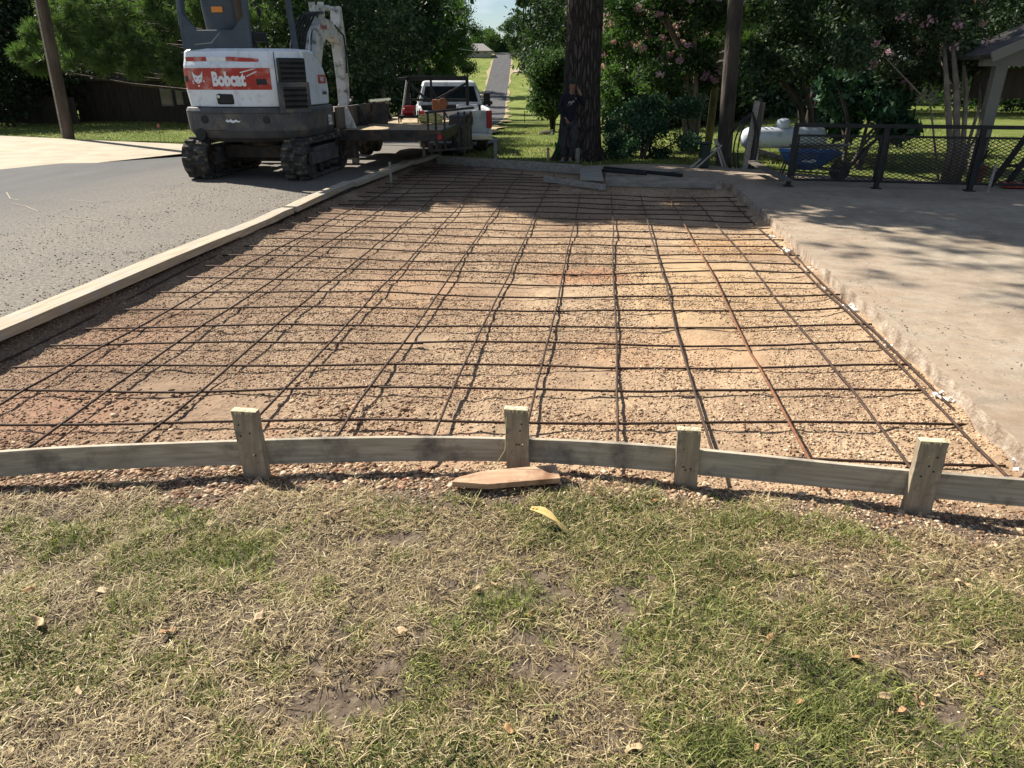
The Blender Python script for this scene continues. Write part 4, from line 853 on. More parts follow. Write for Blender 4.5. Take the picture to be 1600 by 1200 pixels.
m_ = MB(); m_.cyl((BX, 1.98, 2.98), (BX, 2.62, 3.04), .06, n=16); m_.build('arm_cylinder', M['armwhite'], boom); m_ = MB(); m_.cyl((BX, 2.6, 3.04), (BX, 3.08, 3.02), .032, n=12); m_.build('cylinder_rod', M['chrome'], boom)
m_ = MB()
for yy in (1.98,): m_.bar((BX-.08, yy, 2.75), (BX-.08, yy, 3.1), .12, .03, (0, 1, 0)); m_.bar((BX+.08, yy, 2.75), (BX+.08, yy, 3.1), .12, .03, (0, 1, 0))
m_.build('cylinder_bracket', M['armwhite'], boom, bevel=.01)
arm = plate([(2.9, 2.3), (3.1, 2.25), (3.2, 2.6), (3.16, 3.1), (3.02, 3.12), (2.9, 2.75), (2.86, 2.4), (2.95, 1.6), (3.0, .95), (3.14, .9), (3.2, 1.6), (3.22, 2.3)], .19, 'arm', 'armwhite', ex)
arm.data.clear_geometry(); m_ = MB(); m_.prism([(3.0, .9), (3.15, .88), (3.24, 1.6), (3.26, 2.35), (3.2, 2.75), (3.14, 3.12), (3.02, 3.12), (2.96, 2.8), (2.86, 2.45), (2.9, 2.25), (2.98, 1.6)], .19, Matrix.Translation((BX-.095, 0, 0)) @ AX_YZ)
arm.data.from_pydata([tuple(p) for p in m_.v], [], m_.f)
m_ = MB(); m_.cyl((BX, 3.32, 2.75), (BX, 3.36, 1.75), .055, n=14); m_.build('bucket_cylinder', M['armwhite'], arm); m_ = MB(); m_.cyl((BX, 3.36, 1.76), (BX, 3.34, 1.15), .03, n=12); m_.build('cylinder_rod', M['chrome'], arm)
m_ = MB(); m_.tube([(BX+.1, 2.6, 2.7), (BX+.15, 2.95, 2.5), (BX+.13, 3.08, 2.2), (BX+.12, 3.05, 1.7)], .018, 8); m_.build('hydraulic_hose', M['black'], arm)
m_ = MB(); m_.bar((BX-.1, 3.05, .95), (BX-.1, 3.35, 1.15), .05, .08); m_.bar((BX+.1, 3.05, .95), (BX+.1, 3.35, 1.15), .05, .08); m_.bar((BX, 3.34, 1.15), (BX, 3.2, .75), .1, .06); m_.build('bucket_link', M['steel'], arm, bevel=.01)
m_ = MB(); arc = [(2.85, .85), (3.05, .95), (3.3, .8), (3.38, .55), (3.3, .3), (3.1, .16), (2.8, .12), (2.62, .14)]
inn = [(p[0]*.97+.085, p[1]*.94+.035) for p in arc][::-1]
m_.prism(arc+inn, .6, Matrix.Translation((BX-.3, 0, 0)) @ AX_YZ)
for sx in (-.3, .28): m_.prism([(2.85, .85), (3.05, .95), (3.3, .8), (3.38, .55), (3.3, .3), (3.1, .16), (2.62, .14)], .02, Matrix.Translation((BX+sx, 0, 0)) @ AX_YZ)
bk = m_.build('bucket', M['steel'], ex, bevel=.008)
for k in range(4): m_ = MB(); m_.box((BX-.25+k*.165, 2.56, .13), (.06, .14, .035), (0, 0, 0), .6); m_.build('tooth', M['steel'], bk)
def zscale(o):
    if o.type == 'MESH':
        for v in o.data.vertices: v.co.z = .85+(v.co.z-.85)*.84 if v.co.z > .85 else v.co.z
    for c_ in o.children: zscale(c_)
zscale(boom); zscale(arm)
# ------------------------------------------------------------ trailer
def LF(l, d, z=0): return Vector((RT[0]*l+F0[0]*d, RT[1]*l+F0[1]*d, z))
tr = empty('flatbed_trailer', LF(-2.2, 13.2), YAW-R(3.5), 'black steel flatbed trailer with worn plank deck and upright side frames parked on the road', 'trailer')
W2, TL, DZ = .98, 5.0, .62
mb = MB(); mb.box((0, TL/2, DZ-.03), (2*W2-.1, TL-.1, .05))
dk = mb.build('deck', M['deck'], tr)
for k in range(9):
    pass
mb = MB()
for sx in (-W2, W2): mb.bar((sx, 0, DZ-.06), (sx, TL, DZ-.06), .07, .17)
mb.bar((-W2, 0, DZ-.065), (W2, 0, DZ-.065), .07, .18)
for y_ in (1, 2, 3, 4, TL): mb.bar((-W2, y_, DZ-.1), (W2, y_, DZ-.1), .06, .1)
mb.bar((-.5, TL, DZ-.1), (0, TL+1.3, DZ-.15), .09, .12); mb.bar((.5, TL, DZ-.1), (0, TL+1.3, DZ-.15), .09, .12); mb.build('chassis', M['steel'], tr, bevel=.006)
def wheel(parent, c, r, w_, axis=(1, 0, 0), rim='chrome', name='wheel'):
    c = Vector(c); a = Vector(axis); m_ = MB(); m_.tube([c-a*w_/2, c-a*w_*.42, c-a*w_*.2, c+a*w_*.2, c+a*w_*.42, c+a*w_/2], [r*.86, r*.97, r, r, r*.97, r*.86], 28)
    t_ = m_.build(name, M['rubber'], parent); m_ = MB(); m_.tube([c-a*w_*.52, c+a*w_*.52], r*.55, 20); m_.build('rim', M[rim], t_, bevel=.01); return t_
for sx in (-.98, .98):
    for y_ in (2.3, 3.05): wheel(tr, (sx, y_, .37), .37, .24, rim='steel')
    f_ = MB(); y0 = 2.1; prof = [(1.85, .6), (1.95, .79), (3.4, .79), (3.5, .6), (3.45, .6), (3.36, .76), (2.0, .76), (1.9, .6)]
    f_.prism(prof, .3, Matrix.Translation((sx-.15, 0, 0)) @ AX_YZ); f_.build('fender', M['steel'], tr, bevel=.005)
for sx, yy in ((W2-.04, 0.0), (-W2+.04, 0)): m_ = MB(); m_.cyl((sx, yy-.04, DZ-.09), (sx, yy-.01, DZ-.09), .045, n=14); m_.build('tail_light', M['taillight'], tr)
# stand-up ramp frame behind the right rear corner, with legs
m_ = MB(); zt = .93
m_.bar((.72, -.02, zt), (1.46, .6, zt+.06), .1, .035); m_.bar((.72, .25, zt-.01), (1.4, .9, zt+.04), .05, .03)
for x_, y_ in ((.74, 0), (.86, .1), (1.0, .2), (1.22, .4), (1.32, .48), (1.42, .58)): m_.bar((x_, y_, zt), (x_, y_, .28), .035, .035, (0, 1, 0))
m_.bar((.75, .0, .3), (1.44, .6, .3), .04, .04); m_.build('ramp', M['steel'], tr, bevel=.004)
# left side board with brackets
m_ = MB(); m_.box((-W2+.02, 2.4, DZ+.2), (.05, 4.2, .36)); sb = m_.build('side_board', M['oldwood'], tr, bevel=.005)
for y_ in (.8, 1.7, 2.8, 3.9): m_ = MB(); m_.prism([(-W2+.05, DZ), (-W2+.24, DZ), (-W2+.1, DZ+.36), (-W2+.05, DZ+.36)], .06, Matrix.Translation((0, y_, 0)) @ AX_XZ); m_.build('bracket', M['armwhite'] if y_ < 1 else M['steel'], sb)
m_ = MB(); m_.bar((-W2, 4.2, DZ), (-W2, 4.2, DZ+.6), .06, .06, (0, 1, 0)); m_.build('side_post', M['steel'], tr)
# headboard frame
m_ = MB(); zt = 1.47
for x_ in (-.55, .85): m_.bar((x_, 4.9, DZ-.1), (x_, 4.9, zt), .07, .06, (0, 1, 0))
m_.bar((-.58, 4.9, zt), (.88, 4.9, zt), .1, .1); m_.bar((-.55, 4.9, 1.0), (.85, 4.9, 1.0), .05, .05); m_.bar((-.55, 4.9, zt-.1), (-.1, 4.9, 1.0), .04, .05); m_.bar((.85, 4.9, zt-.1), (.1, 4.9, 1.0), .04, .05); m_.bar((0, 4.9, 1.0), (0, 4.9, zt), .05, .05, (0, 1, 0)); m_.bar((-.55, 4.0, DZ), (-.55, 4.9, zt), .05, .05, (1, 0, 0))
m_.bar((-.55, 3.9, zt-.02), (-.55, 4.9, zt), .05, .06); m_.build('headboard_frame', M['bsteel'], tr, bevel=.005)
def on_tr(x, y, z): return tr.matrix_basis @ Vector((x, y, z))
trM = Matrix.Translation(tr.location) @ Euler(tr.rotation_euler).to_matrix().to_4x4()
def loc_tr(x, y, z): return trM @ Vector((x, y, z))
# loads on the deck: gas can, straps, drum, loader bracket
o = empty('engine_pump', loc_tr(-.1, 2.6, DZ), YAW, 'small red motor with black frame standing on the trailer deck', 'motor')
m_ = MB(); m_.box((0, 0, .12), (.42, .32, .05)); 
for sx in (-.2, .2):
    m_.bar((sx, -.15, 0), (sx, -.15, .24), .025, .025, (0, 1, 0)); m_.bar((sx, .15, 0), (sx, .15, .24), .025, .025, (0, 1, 0))
m_.build('frame', M['bsteel'], o); m_ = MB(); m_.cyl((-.12, 0, .2), (.1, 0, .2), .09, n=14); m_.box((.02, 0, .29), (.2, .16, .08)); m_.build('motor_housing', M['taillight'], o, bevel=.015)
m_ = MB(); rs_ = random.Random(5)
for q in range(9):
    p_ = []; r0 = rs_.uniform(.1, .2); ph = rs_.uniform(0, 6)
    for k in range(14): a = ph+k*.5; p_.append((r0*math.cos(a)*1.3, r0*math.sin(a)*.8, .03+q*.016+.02*math.sin(a*2)))
    m_.tube(p_, .018, 5)
o = m_.build('strap_heap', surf('yellow_strap', (.5, .42, .12), (.65, .57, .25), 9, .8), None); o.location = loc_tr(.42, 2.2, DZ+.01); tag(o, 'heap of yellow straps on the trailer deck next to the red motor', 'straps')
o = empty('coupler_bracket', loc_tr(-.62, 2.2, DZ), YAW+.3, 'rusty steel bracket with rails standing on the left of the trailer deck', 'bracket')
m_ = MB(); m_.box((0, 0, .2), (.34, .12, .4), (0, .15, 0)); m_.build('plate', M['steel'], o, bevel=.01); m_ = MB(); m_.bar((-.2, -.08, .44), (.22, -.08, .47), .05, .04); m_.bar((-.2, .12, .44), (.22, .12, .47), .05, .04)
for k in range(4): m_.bar((-.16+k*.11, -.08, .45), (-.16+k*.11, .12, .45), .03, .03)
m_.build('rail', M['chrome'], o)
o = empty('chop_saw', loc_tr(.3, 4.1, DZ), YAW, 'small brown engine saw on the front of the trailer deck', 'saw')
m_ = MB(); m_.box((0, 0, .3), (.3, .25, .22)); m_.cyl((.1, -.14, .34), (.1, -.18, .34), .11, n=14); m_.build('body', M['rust'], o, bevel=.03); m_ = MB(); m_.bar((-.2, 0, 0), (.2, 0, .55), .03, .03, (0, 1, 0)); m_.bar((.2, 0, 0), (-.15, 0, .62), .03, .03, (0, 1, 0)); m_.build('stand', M['bsteel'], o)
# ------------------------------------------------------------ pickup truck
tk = empty('pickup_truck', LF(-1.31, 17.6, tz(*LF(-1.31, 17.6)[:2])-.08), YAW+R(8), 'white pickup truck facing away with red tail lights, parked beyond the trailer', 'pickup truck')
tk.scale = (.9, 1, 1.0)
# local: rear bumper at y=0, forward +y, half width .93 ; heights scaled
HWt = .93
body = MB()
prof = [(.0, .42), (.0, .98), (.08, 1.03), (1.75, 1.05), (1.78, 1.05), (3.2, 1.05), (4.5, .98), (4.85, .9), (4.95, .5), (4.8, .36), (4.35, .36), (4.25, .6), (4.0, .72), (3.75, .72), (3.5, .6), (3.4, .34), (1.6, .34), (1.5, .6), (1.25, .72), (1.0, .72), (.75, .6), (.66, .38)]
def taper_side(sx):
    m_ = MB(); m_.prism(prof, .1, Matrix.Translation((sx*HWt-(.1 if sx > 0 else 0), 0, 0)) @ AX_YZ); return m_
for sx in (-1, 1): taper_side(sx).build('body_side', M['truck'], tk, bevel=.035, seg=3)
m_ = MB(); m_.box((0, .06, .74), (1.68, .08, .5)); tg = m_.build('tailgate', M['truck'], tk, bevel=.02); m_ = MB(); m_.box((0, .005, .86), (.24, .03, .08)); m_.build('handle', M['black'], tg)
m_ = MB(); m_.box((0, 2.5, .62), (1.7, 4.6, .12)); m_.box((0, 3.95, .85), (1.7, 1.7, .36)); m_.box((0, 1.72, .8), (1.7, .06, .5)); m_.build('bed_floor', M['black'], tk)
m_ = MB(); m_.box((0, -.1, .42), (1.84, .2, .17)); m_.build('bumper', M['chrome'], tk, bevel=.03)
m_ = MB(); rings = []
for z_, hw, y0, y1 in ((1.04, .9, 1.8, 4.05), (1.1, .9, 1.8, 3.95), (1.5, .76, 1.96, 3.35), (1.6, .72, 2.04, 3.2), (1.63, .6, 2.15, 3.05)):
    rings.append([(-hw, y0, z_), (-hw, y1, z_), (hw, y1, z_), (hw, y0, z_)])
m_.loft(rings); cabo = m_.build('cab', M['truck'], tk, bevel=.03, seg=3)
m_ = MB(); m_.add([(-.78, 1.8, 1.13), (.78, 1.8, 1.13), (.68, 1.93, 1.49), (-.68, 1.93, 1.49)], [[0, 1, 2, 3]]); o = m_.build('rear_window', M['glass'], cabo); sf = o.modifiers.new('t', 'SOLIDIFY'); sf.thickness = .01
for sx in (-1, 1):
    m_ = MB(); m_.add([(sx*.905, 1.95, 1.13), (sx*.905, 2.9, 1.13), (sx*.775, 2.85, 1.49), (sx*.775, 2.05, 1.49)], [[0, 1, 2, 3]]); o = m_.build('side_window', M['glass'], cabo); sf = o.modifiers.new('t', 'SOLIDIFY'); sf.thickness = .015; sf.offset = 0
    m_ = MB(); m_.box((sx*(HWt-.06), -.005, .8), (.14, .06, .38)); m_.build('tail_light', M['taillight'], tk, bevel=.015)
    m_ = MB(); m_.bar((sx*.9, 3.3, 1.12), (sx*1.14, 3.28, 1.14), .05, .04); m_.box((sx*1.2, 3.24, 1.18), (.2, .09, .26)); m_.build('mirror', M['black'], tk, bevel=.03)
    for y_ in (1.13, 3.88): wheel(tk, (sx*.8, y_, .36), .38, .26, rim='steel')
m_ = MB(); m_.box((0, 2.08, 1.585), (.26, .05, .035)); m_.build('brake_light', M['taillight'], cabo)
m_ = MB(); m_.box((.35, .5, 1.0), (.55, .4, .2)); o = m_.build('tool_chest', surf('tread_plate', (.4, .4, .41), (.55, .55, .56), 20, .35, .8, bs=.5), None, bevel=.02)
o.location = tk.location; o.rotation_euler = tk.rotation_euler; o.scale = tk.scale; tag(o, 'bright metal tool chest standing in the pickup bed', 'tool chest')
# ------------------------------------------------------------ vegetation
def crown(name, clumps, n, size, mat, parent, seed, aspect=.5, flat=.0, rsh=0, kind=None):
    r = np.random.default_rng(seed); C_ = np.array(clumps, float)
    wgt = C_[:, 3]**2; wgt /= wgt.sum(); ci = r.choice(len(C_), n, p=wgt); c = C_[ci]
    d = r.normal(0, 1, (n, 3)); d /= np.linalg.norm(d, axis=1)[:, None]
    rad = r.uniform(0, 1, n)**.45*(1+.25*r.normal(0, 1, n).clip(-1, 1.6)); p = c[:, :3]+d*(c[:, 3]*rad)[:, None]*np.array([1, 1, .72])
    nr = r.normal(0, 1, (n, 3))+d*.5+np.array([0, 0, flat]); nr /= np.linalg.norm(nr, axis=1)[:, None]
    a = np.cross(nr, r.normal(0, 1, (n, 3))); a /= np.linalg.norm(a, axis=1)[:, None]; b = np.cross(nr, a)
    s = size*(.4+1.3*r.uniform(0, 1, n)**1.6)[:, None]; w_ = s*aspect
    V = np.stack([p-a*s*.5, p+b*w_*.5-a*s*.05, p+a*s*.5-nr*s*.12, p-b*w_*.5-a*s*.05], 1).reshape(-1, 3)
    Fq_ = np.arange(n*4).reshape(-1, 4)
    cl = r.uniform(-.3, .3, len(C_))[ci]
    return np_mesh(name, V, Fq_, mat, parent, rnd=np.clip(r.normal(.45, .22, n)+cl+rsh, 0, 1))
def ell_clumps(r, n, rx, ry, zl, zh, cr0, cr1, ox=0, oy=0, shellb=.5):
    out_ = []
    for i in range(n):
        a = r.uniform(0, 2*math.pi); t = r.uniform(0, 1)**shellb; u = r.uniform(-1, 1); k = math.sqrt(max(0, 1-u*u))
        out_.append((ox+rx*t*k*math.cos(a), oy+ry*t*k*math.sin(a), (zl+zh)/2+(zh-zl)/2*u*.9, r.uniform(cr0, cr1)))
    return out_
def trunk_mb(r, h, r0, lean=(0, 0), wig=.08, n=8, base=(0, 0), r1=.3):
    p = []; 
    for i in range(n+1): t = i/n; p.append((base[0]+lean[0]*t+r.uniform(-wig, wig)*t, base[1]+lean[1]*t+r.uniform(-wig, wig)*t, -.15+(h+.15)*t))
    return p, [r0*(1.25 if i == 0 else 1)*(1-(1-r1)*i/n) for i in range(n+1)]
def tree(name, label, cat, loc, h, rx, zl, leaf_n, leaf_s, mat, seed, stems=1, tr=.18, ncl=26, cr=(.5, 1.1), barkm='bark', group=None, blooms=0, asp=.5, ry=None, spread=.5, limbs=7, flat=0, rsh=0):
    r = random.Random(seed); leaf_n = int(leaf_n*1.9); leaf_s *= .74
    o = empty(name, loc, 0, label, cat, group); cl = ell_clumps(r, ncl, rx, ry or rx, zl, h, *cr)
    m_ = MB()
    for s_ in range(stems):
        a = 2*math.pi*s_/max(1, stems)+r.uniform(-.4, .4); sp_ = spread if stems > 1 else .15
        p, rr_ = trunk_mb(r, h*.72, tr*(1 if stems == 1 else r.uniform(.6, 1)), (math.cos(a)*sp_, math.sin(a)*sp_), .07*h/4, 9, (math.cos(a)*tr*.9*(stems > 1), math.sin(a)*tr*.9*(stems > 1)))
        m_.tube(p, rr_, 8)
        for k in range(limbs):
            i = r.randint(3, 8); st = Vector(p[i]); tgt = Vector(r.choice(cl)[:3])
            if tgt.z < st.z*.8: continue
            md = st.lerp(tgt, .5)+Vector((r.uniform(-.1, .1), r.uniform(-.1, .1), .12*(tgt-st).length)); m_.tube([st, md, tgt], [rr_[i]*.6, rr_[i]*.35, rr_[i]*.1], 6, False)
    m_.build('trunk', M[barkm], o, sm=True)
    crown('crown', cl, leaf_n, leaf_s, M[mat], o, seed, asp, flat, rsh)
    if blooms:
        top = sorted(cl, key=lambda c: r.random())[:max(4, ncl//2)]
        bc = []
        for c_ in top:
            for q in range(3): bc.append((c_[0]+r.uniform(-1, 1)*c_[3], c_[1]+r.uniform(-1, 1)*c_[3], c_[2]+r.uniform(-.3, .9)*c_[3], .085))
        crown('blossom', bc, blooms, .05, M['bloom'], o, seed+1, .8)
    return o
def G(px, d, dz=0):      # a point of the terrain on a sight column at a distance
    x, y = lat(px, d); return Vector((x, y, tz(x, y)+dz))
# the great pine
gp = empty('pine_tree', at(903, 245, 0), 0, 'huge pine with furrowed grey bark that the person leans against', 'tree')
m_ = MB(); rr_ = random.Random(77); rings = []
for i in range(26):
    z_ = -.2+i*.62 if i > 6 else -.2+i*.14 if i < 4 else .22+(i-3)*1.1
    flare = 1+.45*math.exp(-max(0, z_)/.22); R0 = (.37-.011*z_)*flare; ring = []
    for k in range(40):
        a = 2*math.pi*k/40; rr2 = R0*(1+.035*math.sin(a*5+.7)+.02*math.sin(a*11+z_)+(.09*math.sin(a*6+1)*math.exp(-max(0, z_)/.25))); ring.append((rr2*math.cos(a)+.012*z_, rr2*math.sin(a), z_))
    rings.append(ring)
rings.sort(key=lambda q: q[0][2]); m_.loft(rings); m_.build('trunk', M['pinebark'], gp, sm=True)
cl = []
for k in range(34):
    a = rr_.uniform(0, 6.28); d_ = rr_.uniform(1, 5.2); z_ = rr_.uniform(7.5, 15); cl.append((d_*math.cos(a)-1.5*(z_ < 10), d_*math.sin(a), z_, rr_.uniform(.8, 1.5)))
m_ = MB()
for c_ in cl: m_.tube([(0, 0, c_[2]-1.2), (c_[0]*.5, c_[1]*.5, c_[2]-.6), c_[:3]], [.12, .07, .02], 6, False)
m_.build('limbs', M['bark'], gp, sm=True)
def needles(name, cl, ntuft, per, L, parent, seed, wd=.01):
    r = np.random.default_rng(seed); C_ = np.array(cl); ci = r.integers(0, len(C_), ntuft); d = r.normal(0, 1, (ntuft, 3)); d /= np.linalg.norm(d, axis=1)[:, None]
    tc_ = C_[ci, :3]+d*(C_[ci, 3]*r.uniform(.3, 1.05, ntuft))[:, None]*np.array([1, 1, .6]); tc_ = np.repeat(tc_, per, 0); n = len(tc_)
    v = r.normal(0, 1, (n, 3))+np.repeat(d, per, 0)*.9+np.array([0, 0, .25]); v /= np.linalg.norm(v, axis=1)[:, None]
    s = np.cross(v, r.normal(0, 1, (n, 3))); s /= np.linalg.norm(s, axis=1)[:, None]; ln = L*r.uniform(.6, 1.15, n)[:, None]
    V = np.stack([tc_-s*wd*.5, tc_+s*wd*.5, tc_+v*ln+s*wd*.15, tc_+v*ln-s*wd*.15], 1).reshape(-1, 3)
    return np_mesh(name, V, np.arange(n*4).reshape(-1, 4), M['needle'], parent, rnd=np.repeat(np.repeat(np.clip(r.normal(.5, .25, ntuft), 0, 1), per), 1))
needles('crown', cl, 2400, 26, .3, gp, 5, .018)
# pine with bright tufts behind the left lawn
def pine(loc, label, cl, seed, tufts, L=.24, h=12, tr=.22, wd=.012):
    o = empty('pine_tree', loc, 0, label, 'tree', 'pines around the site'); m_ = MB(); r = random.Random(seed)
    m_.tube([(0, 0, -.2), (.1, 0, h*.5), (0, .1, h)], [tr*1.2, tr*.8, tr*.3], 12)
    for c_ in cl:
        z0 = max(.8, c_[2]-.15*math.hypot(c_[0], c_[1])); m_.tube([(0, 0, z0), (c_[0]*.5, c_[1]*.5, (z0+c_[2])/2-.1), c_[:3]], [.06, .035, .012], 5, False)
    m_.build('trunk', M['bark'], o, sm=True); needles('crown', cl, tufts, 30, L, o, seed, wd); return o
def rel(loc, items): return [tuple(atd(px, py, d)-loc)+(rr,) for px, py, d, rr in items]
r = random.Random(31)
loc = G(345, 25)
it = [(40, 85, 24.2, .4), (55, 60, 24.5, .45), (75, 95, 24, .35), (50, 45, 24.6, .3), (100, 70, 24, .5), (120, 95, 23.6, .5), (150, 60, 23.8, .5), (165, 100, 23.4, .45), (190, 75, 23.5, .5), (215, 100, 23.2, .4), (230, 60, 23.6, .5), (255, 85, 23.4, .45), (270, 115, 23.2, .35), (285, 100, 23.4, .35), (265, 40, 23.8, .5), (200, 30, 24, .5), (130, 25, 24, .5), (95, 40, 24.2, .4), (170, 10, 24, .5), (240, 10, 24, .5), (300, 15, 24, .5), (90, 10, 24.5, .5), (330, 40, 24, .5), (380, 20, 24.3, .5), (290, 120, 23.1, .25), (60, 105, 24, .25), (210, 112, 23.3, .3), (140, 80, 24.4, .5), (420, 30, 24.6, .45), (350, 0, 24, .6), (180, 45, 24, .45), (110, -20, 24, .6), (220, -25, 24, .7), (300, -30, 24, .7)]
pine(loc, 'pine with low drooping branches of bright needle tufts behind the left lawn', rel(loc, it), 32, 1500, .26, wd=.018)
# added roadside pine and unseen low pine crown, both shaped to shade the site
def ccl(cx, cy, cz, rx, rz_, n, seed, cr=(.7, 1.3)):
    q = random.Random(seed); return [(cx+q.uniform(-rx, rx), cy+q.uniform(-rx, rx), cz+q.uniform(-rz_, rz_), q.uniform(*cr)) for _ in range(n)]
loc = Vector((-8.8, 17.6, -.1))
q = random.Random(71); SV = SUN_DIR/SUN_DIR.z; cast = []
def shade(x, y): return y > 8.5+.25*math.sin(x*2.3)-max(0, x-1.7)*.55 and not (x < -1.9 and y < 9.4) and not (-2.1 < x < -1.5 and y < 10.2)
while len(cast) < 215:
    x_ = q.uniform(-3.0, 10.5); y_ = q.uniform(5.2, 15.2); rr_ = q.uniform(.4, .85)
    if x_ > 2.2 and y_+rr_ > 12.3: continue
    if not (shade(x_, y_-rr_) and shade(x_-rr_*.7, y_) and shade(x_+rr_*.7, y_)): continue
    p = Vector((x_, y_, 0))+SV*q.uniform(6.4, 8.8); cast.append((p.x, p.y, p.z, rr_))
near_cast = [c for c in cast if c[0] > -5]; SHC = [c for c in cast if c[0] <= -5]
gl = gp.location; pc = [(a-gl.x, b-gl.y, c-gl.z, d) for a, b, c, d in near_cast]
m_ = MB()
for c_ in pc[::3]: m_.tube([(0, 0, c_[2]-.8), (c_[0]*.5, c_[1]*.5, c_[2]-.3), c_[:3]], [.1, .06, .02], 6, False)
m_.build('limbs', M['bark'], gp, sm=True); crown('shade_crown', pc, 34000, .24, M['leaf'], gp, 6, .4)  # unseen leafy clumps added along the sun line to shade bed and driveway
pine(loc, 'tall roadside pine left of the pickup added with high limbs shaped to shade the bed', [(a-loc.x, b-loc.y, c-loc.z, d) for a, b, c, d in SHC], 51, 9000, .3, 11, .24, .03)
# crepe myrtles with pink bloom, right of the great pine
def vis_clumps(loc, boxpx, n, d0, d1, cr, seed):
    q = random.Random(seed); x0, y0, x1, y1 = boxpx
    return [tuple(atd(q.uniform(x0, x1), q.uniform(y0, y1), q.uniform(d0, d1))-loc)+(q.uniform(*cr),) for _ in range(n)]
def shrub(name, label, cat, loc, clumps, leaf_n, leaf_s, mat, seed, stems, barkm='bark_pale', blooms=0, bloombox=None, group=None, asp=.5, rsh=0, sr=.05):
    o = empty(name, loc, 0, label, cat, group); q = random.Random(seed); m_ = MB()
    for k in range(stems):
        c_ = q.choice(clumps); a = q.uniform(0, 6.28); b0 = Vector((.12*math.cos(a), .12*math.sin(a), -.1)); t_ = Vector(c_[:3]); md = b0.lerp(t_, .45); md.x *= .55; md.y *= .55; md.z += .1*abs(t_.z)
        m_.tube([b0, b0.lerp(md, .5)+Vector((q.uniform(-.04, .04), 0, 0)), md, md.lerp(t_, .6)+Vector((0, 0, .1)), t_], [sr, sr*.85, sr*.7, sr*.4, sr*.12], 7, False)
    m_.build('trunk', M[barkm], o, sm=True); crown('crown', clumps, leaf_n, leaf_s, M[mat], o, seed, asp, 0, rsh)
    if blooms:
        bc = []
        for k in range(60):
            c_ = q.choice(clumps); v = Vector((q.gauss(0, 1), -abs(q.gauss(0, 1))-.3, q.gauss(0, 1)+.4)).normalized(); bc.append((c_[0]+v.x*c_[3]*1.05, c_[1]+v.y*c_[3]*1.05, c_[2]+v.z*c_[3]*.9, .09))
        crown('blossom', bc, blooms, .05, M['bloom'], o, seed+3, .8)
    return o
loc = G(1086, 17.5)
shrub('crepe_myrtle', 'crepe myrtle with pink flower clusters and one pale trunk just right of the great pine', 'tree', loc, vis_clumps(loc, (965, -60, 1130, 130), 34, 16.6, 18.5, (.25, .5), 61), 26000, .085, 'leaf', 61, 9, blooms=4200, group='crepe myrtles', sr=.08)
loc = G(985, 19)
shrub('crepe_myrtle', 'crepe myrtle with sunlit pink blossom hiding behind the right edge of the great pine', 'tree', loc, vis_clumps(loc, (935, 0, 1040, 150), 26, 18.2, 20, (.25, .5), 62), 20000, .085, 'leaf_bright', 62, 6, blooms=4200, group='crepe myrtles')
loc = G(1010, 15.6)
shrub('dark_shrub', 'dense dark rounded shrub between the great pine and the grey pole', 'shrub', loc, vis_clumps(loc, (950, 160, 1085, 245), 26, 15.1, 16.2, (.2, .34), 63), 24000, .055, 'leaf_glossy', 63, 10, 'bark', sr=.03)
loc = G(975, 17)
shrub('yellow_green_shrub', 'yellow-green feathery shrub under the pink blossom right of the great pine', 'shrub', loc, vis_clumps(loc, (945, 110, 1060, 170), 16, 16.4, 17.4, (.2, .36), 64), 11000, .07, 'leaf_bright', 64, 6, 'bark', sr=.03)
# multi-stem myrtle behind the railing
loc = at(1483, 283, 0)
o = shrub('crepe_myrtle', 'bare-stemmed crepe myrtle with five smooth stems behind the mesh railing', 'tree', loc, vis_clumps(loc, (1330, -80, 1580, 125), 44, 12.2, 14.5, (.2, .42), 65), 34000, .07, 'leaf_dark', 65, 2, blooms=1500, group='crepe myrtles', rsh=.1, sr=.02)
m_ = MB()
for q_, (dx, px1, py1, r_) in enumerate([(-.08, 1475, 60, .055), (0, 1487, 50, .06), (.07, 1503, 70, .045), (.12, 1530, 110, .03), (.15, 1540, 150, .022), (-.02, 1468, 90, .03)]):
    t_ = atd(px1, py1, 12.6)-loc; m_.tube([(dx, 0, -.1), (dx*1.2, 0, .5), Vector((dx*1.2, 0, .5)).lerp(t_, .55)+Vector((.03*q_, 0, 0)), t_], [r_, r_*.9, r_*.75, r_*.4], 8)
m_.build('stems', M['bark_pale'], o, sm=True)
# big leaf bush
loc = at(1330, 262, 0)
shrub('magnolia_bush', 'broad magnolia bush with large glossy leaves behind the mesh railing', 'bush', loc, vis_clumps(loc, (1290, 125, 1420, 205), 30, 13.6, 15.2, (.18, .36), 66), 7500, .15, 'leaf_glossy', 66, 9, 'bark', asp=.45, rsh=.12, sr=.04)
loc = G(1268, 17)
shrub('shade_tree', 'dark tree with a leaning trunk rising behind the white tank', 'tree', loc, vis_clumps(loc, (1180, -60, 1330, 120), 34, 16, 19, (.3, .6), 67), 24000, .11, 'leaf_dark', 67, 8, 'bark', sr=.09, rsh=.1)
m_ = MB(); 
# pine sprays hanging at the top between the poles
loc = G(1110, 23)
it = [(1150, 10, 22, .4), (1115, 25, 22, .4), (1090, 5, 22, .4), (1195, 75, 21, .25), (1180, 60, 21, .3), (1170, 20, 21.5, .4), (1110, 40, 22, .3), (1130, -20, 22, .5), (1200, -10, 22, .4)]
pine(loc, 'pine with pale needle sprays at the top between the grey pole and the myrtle', rel(loc, it), 68, 800, .22, 12, .1)
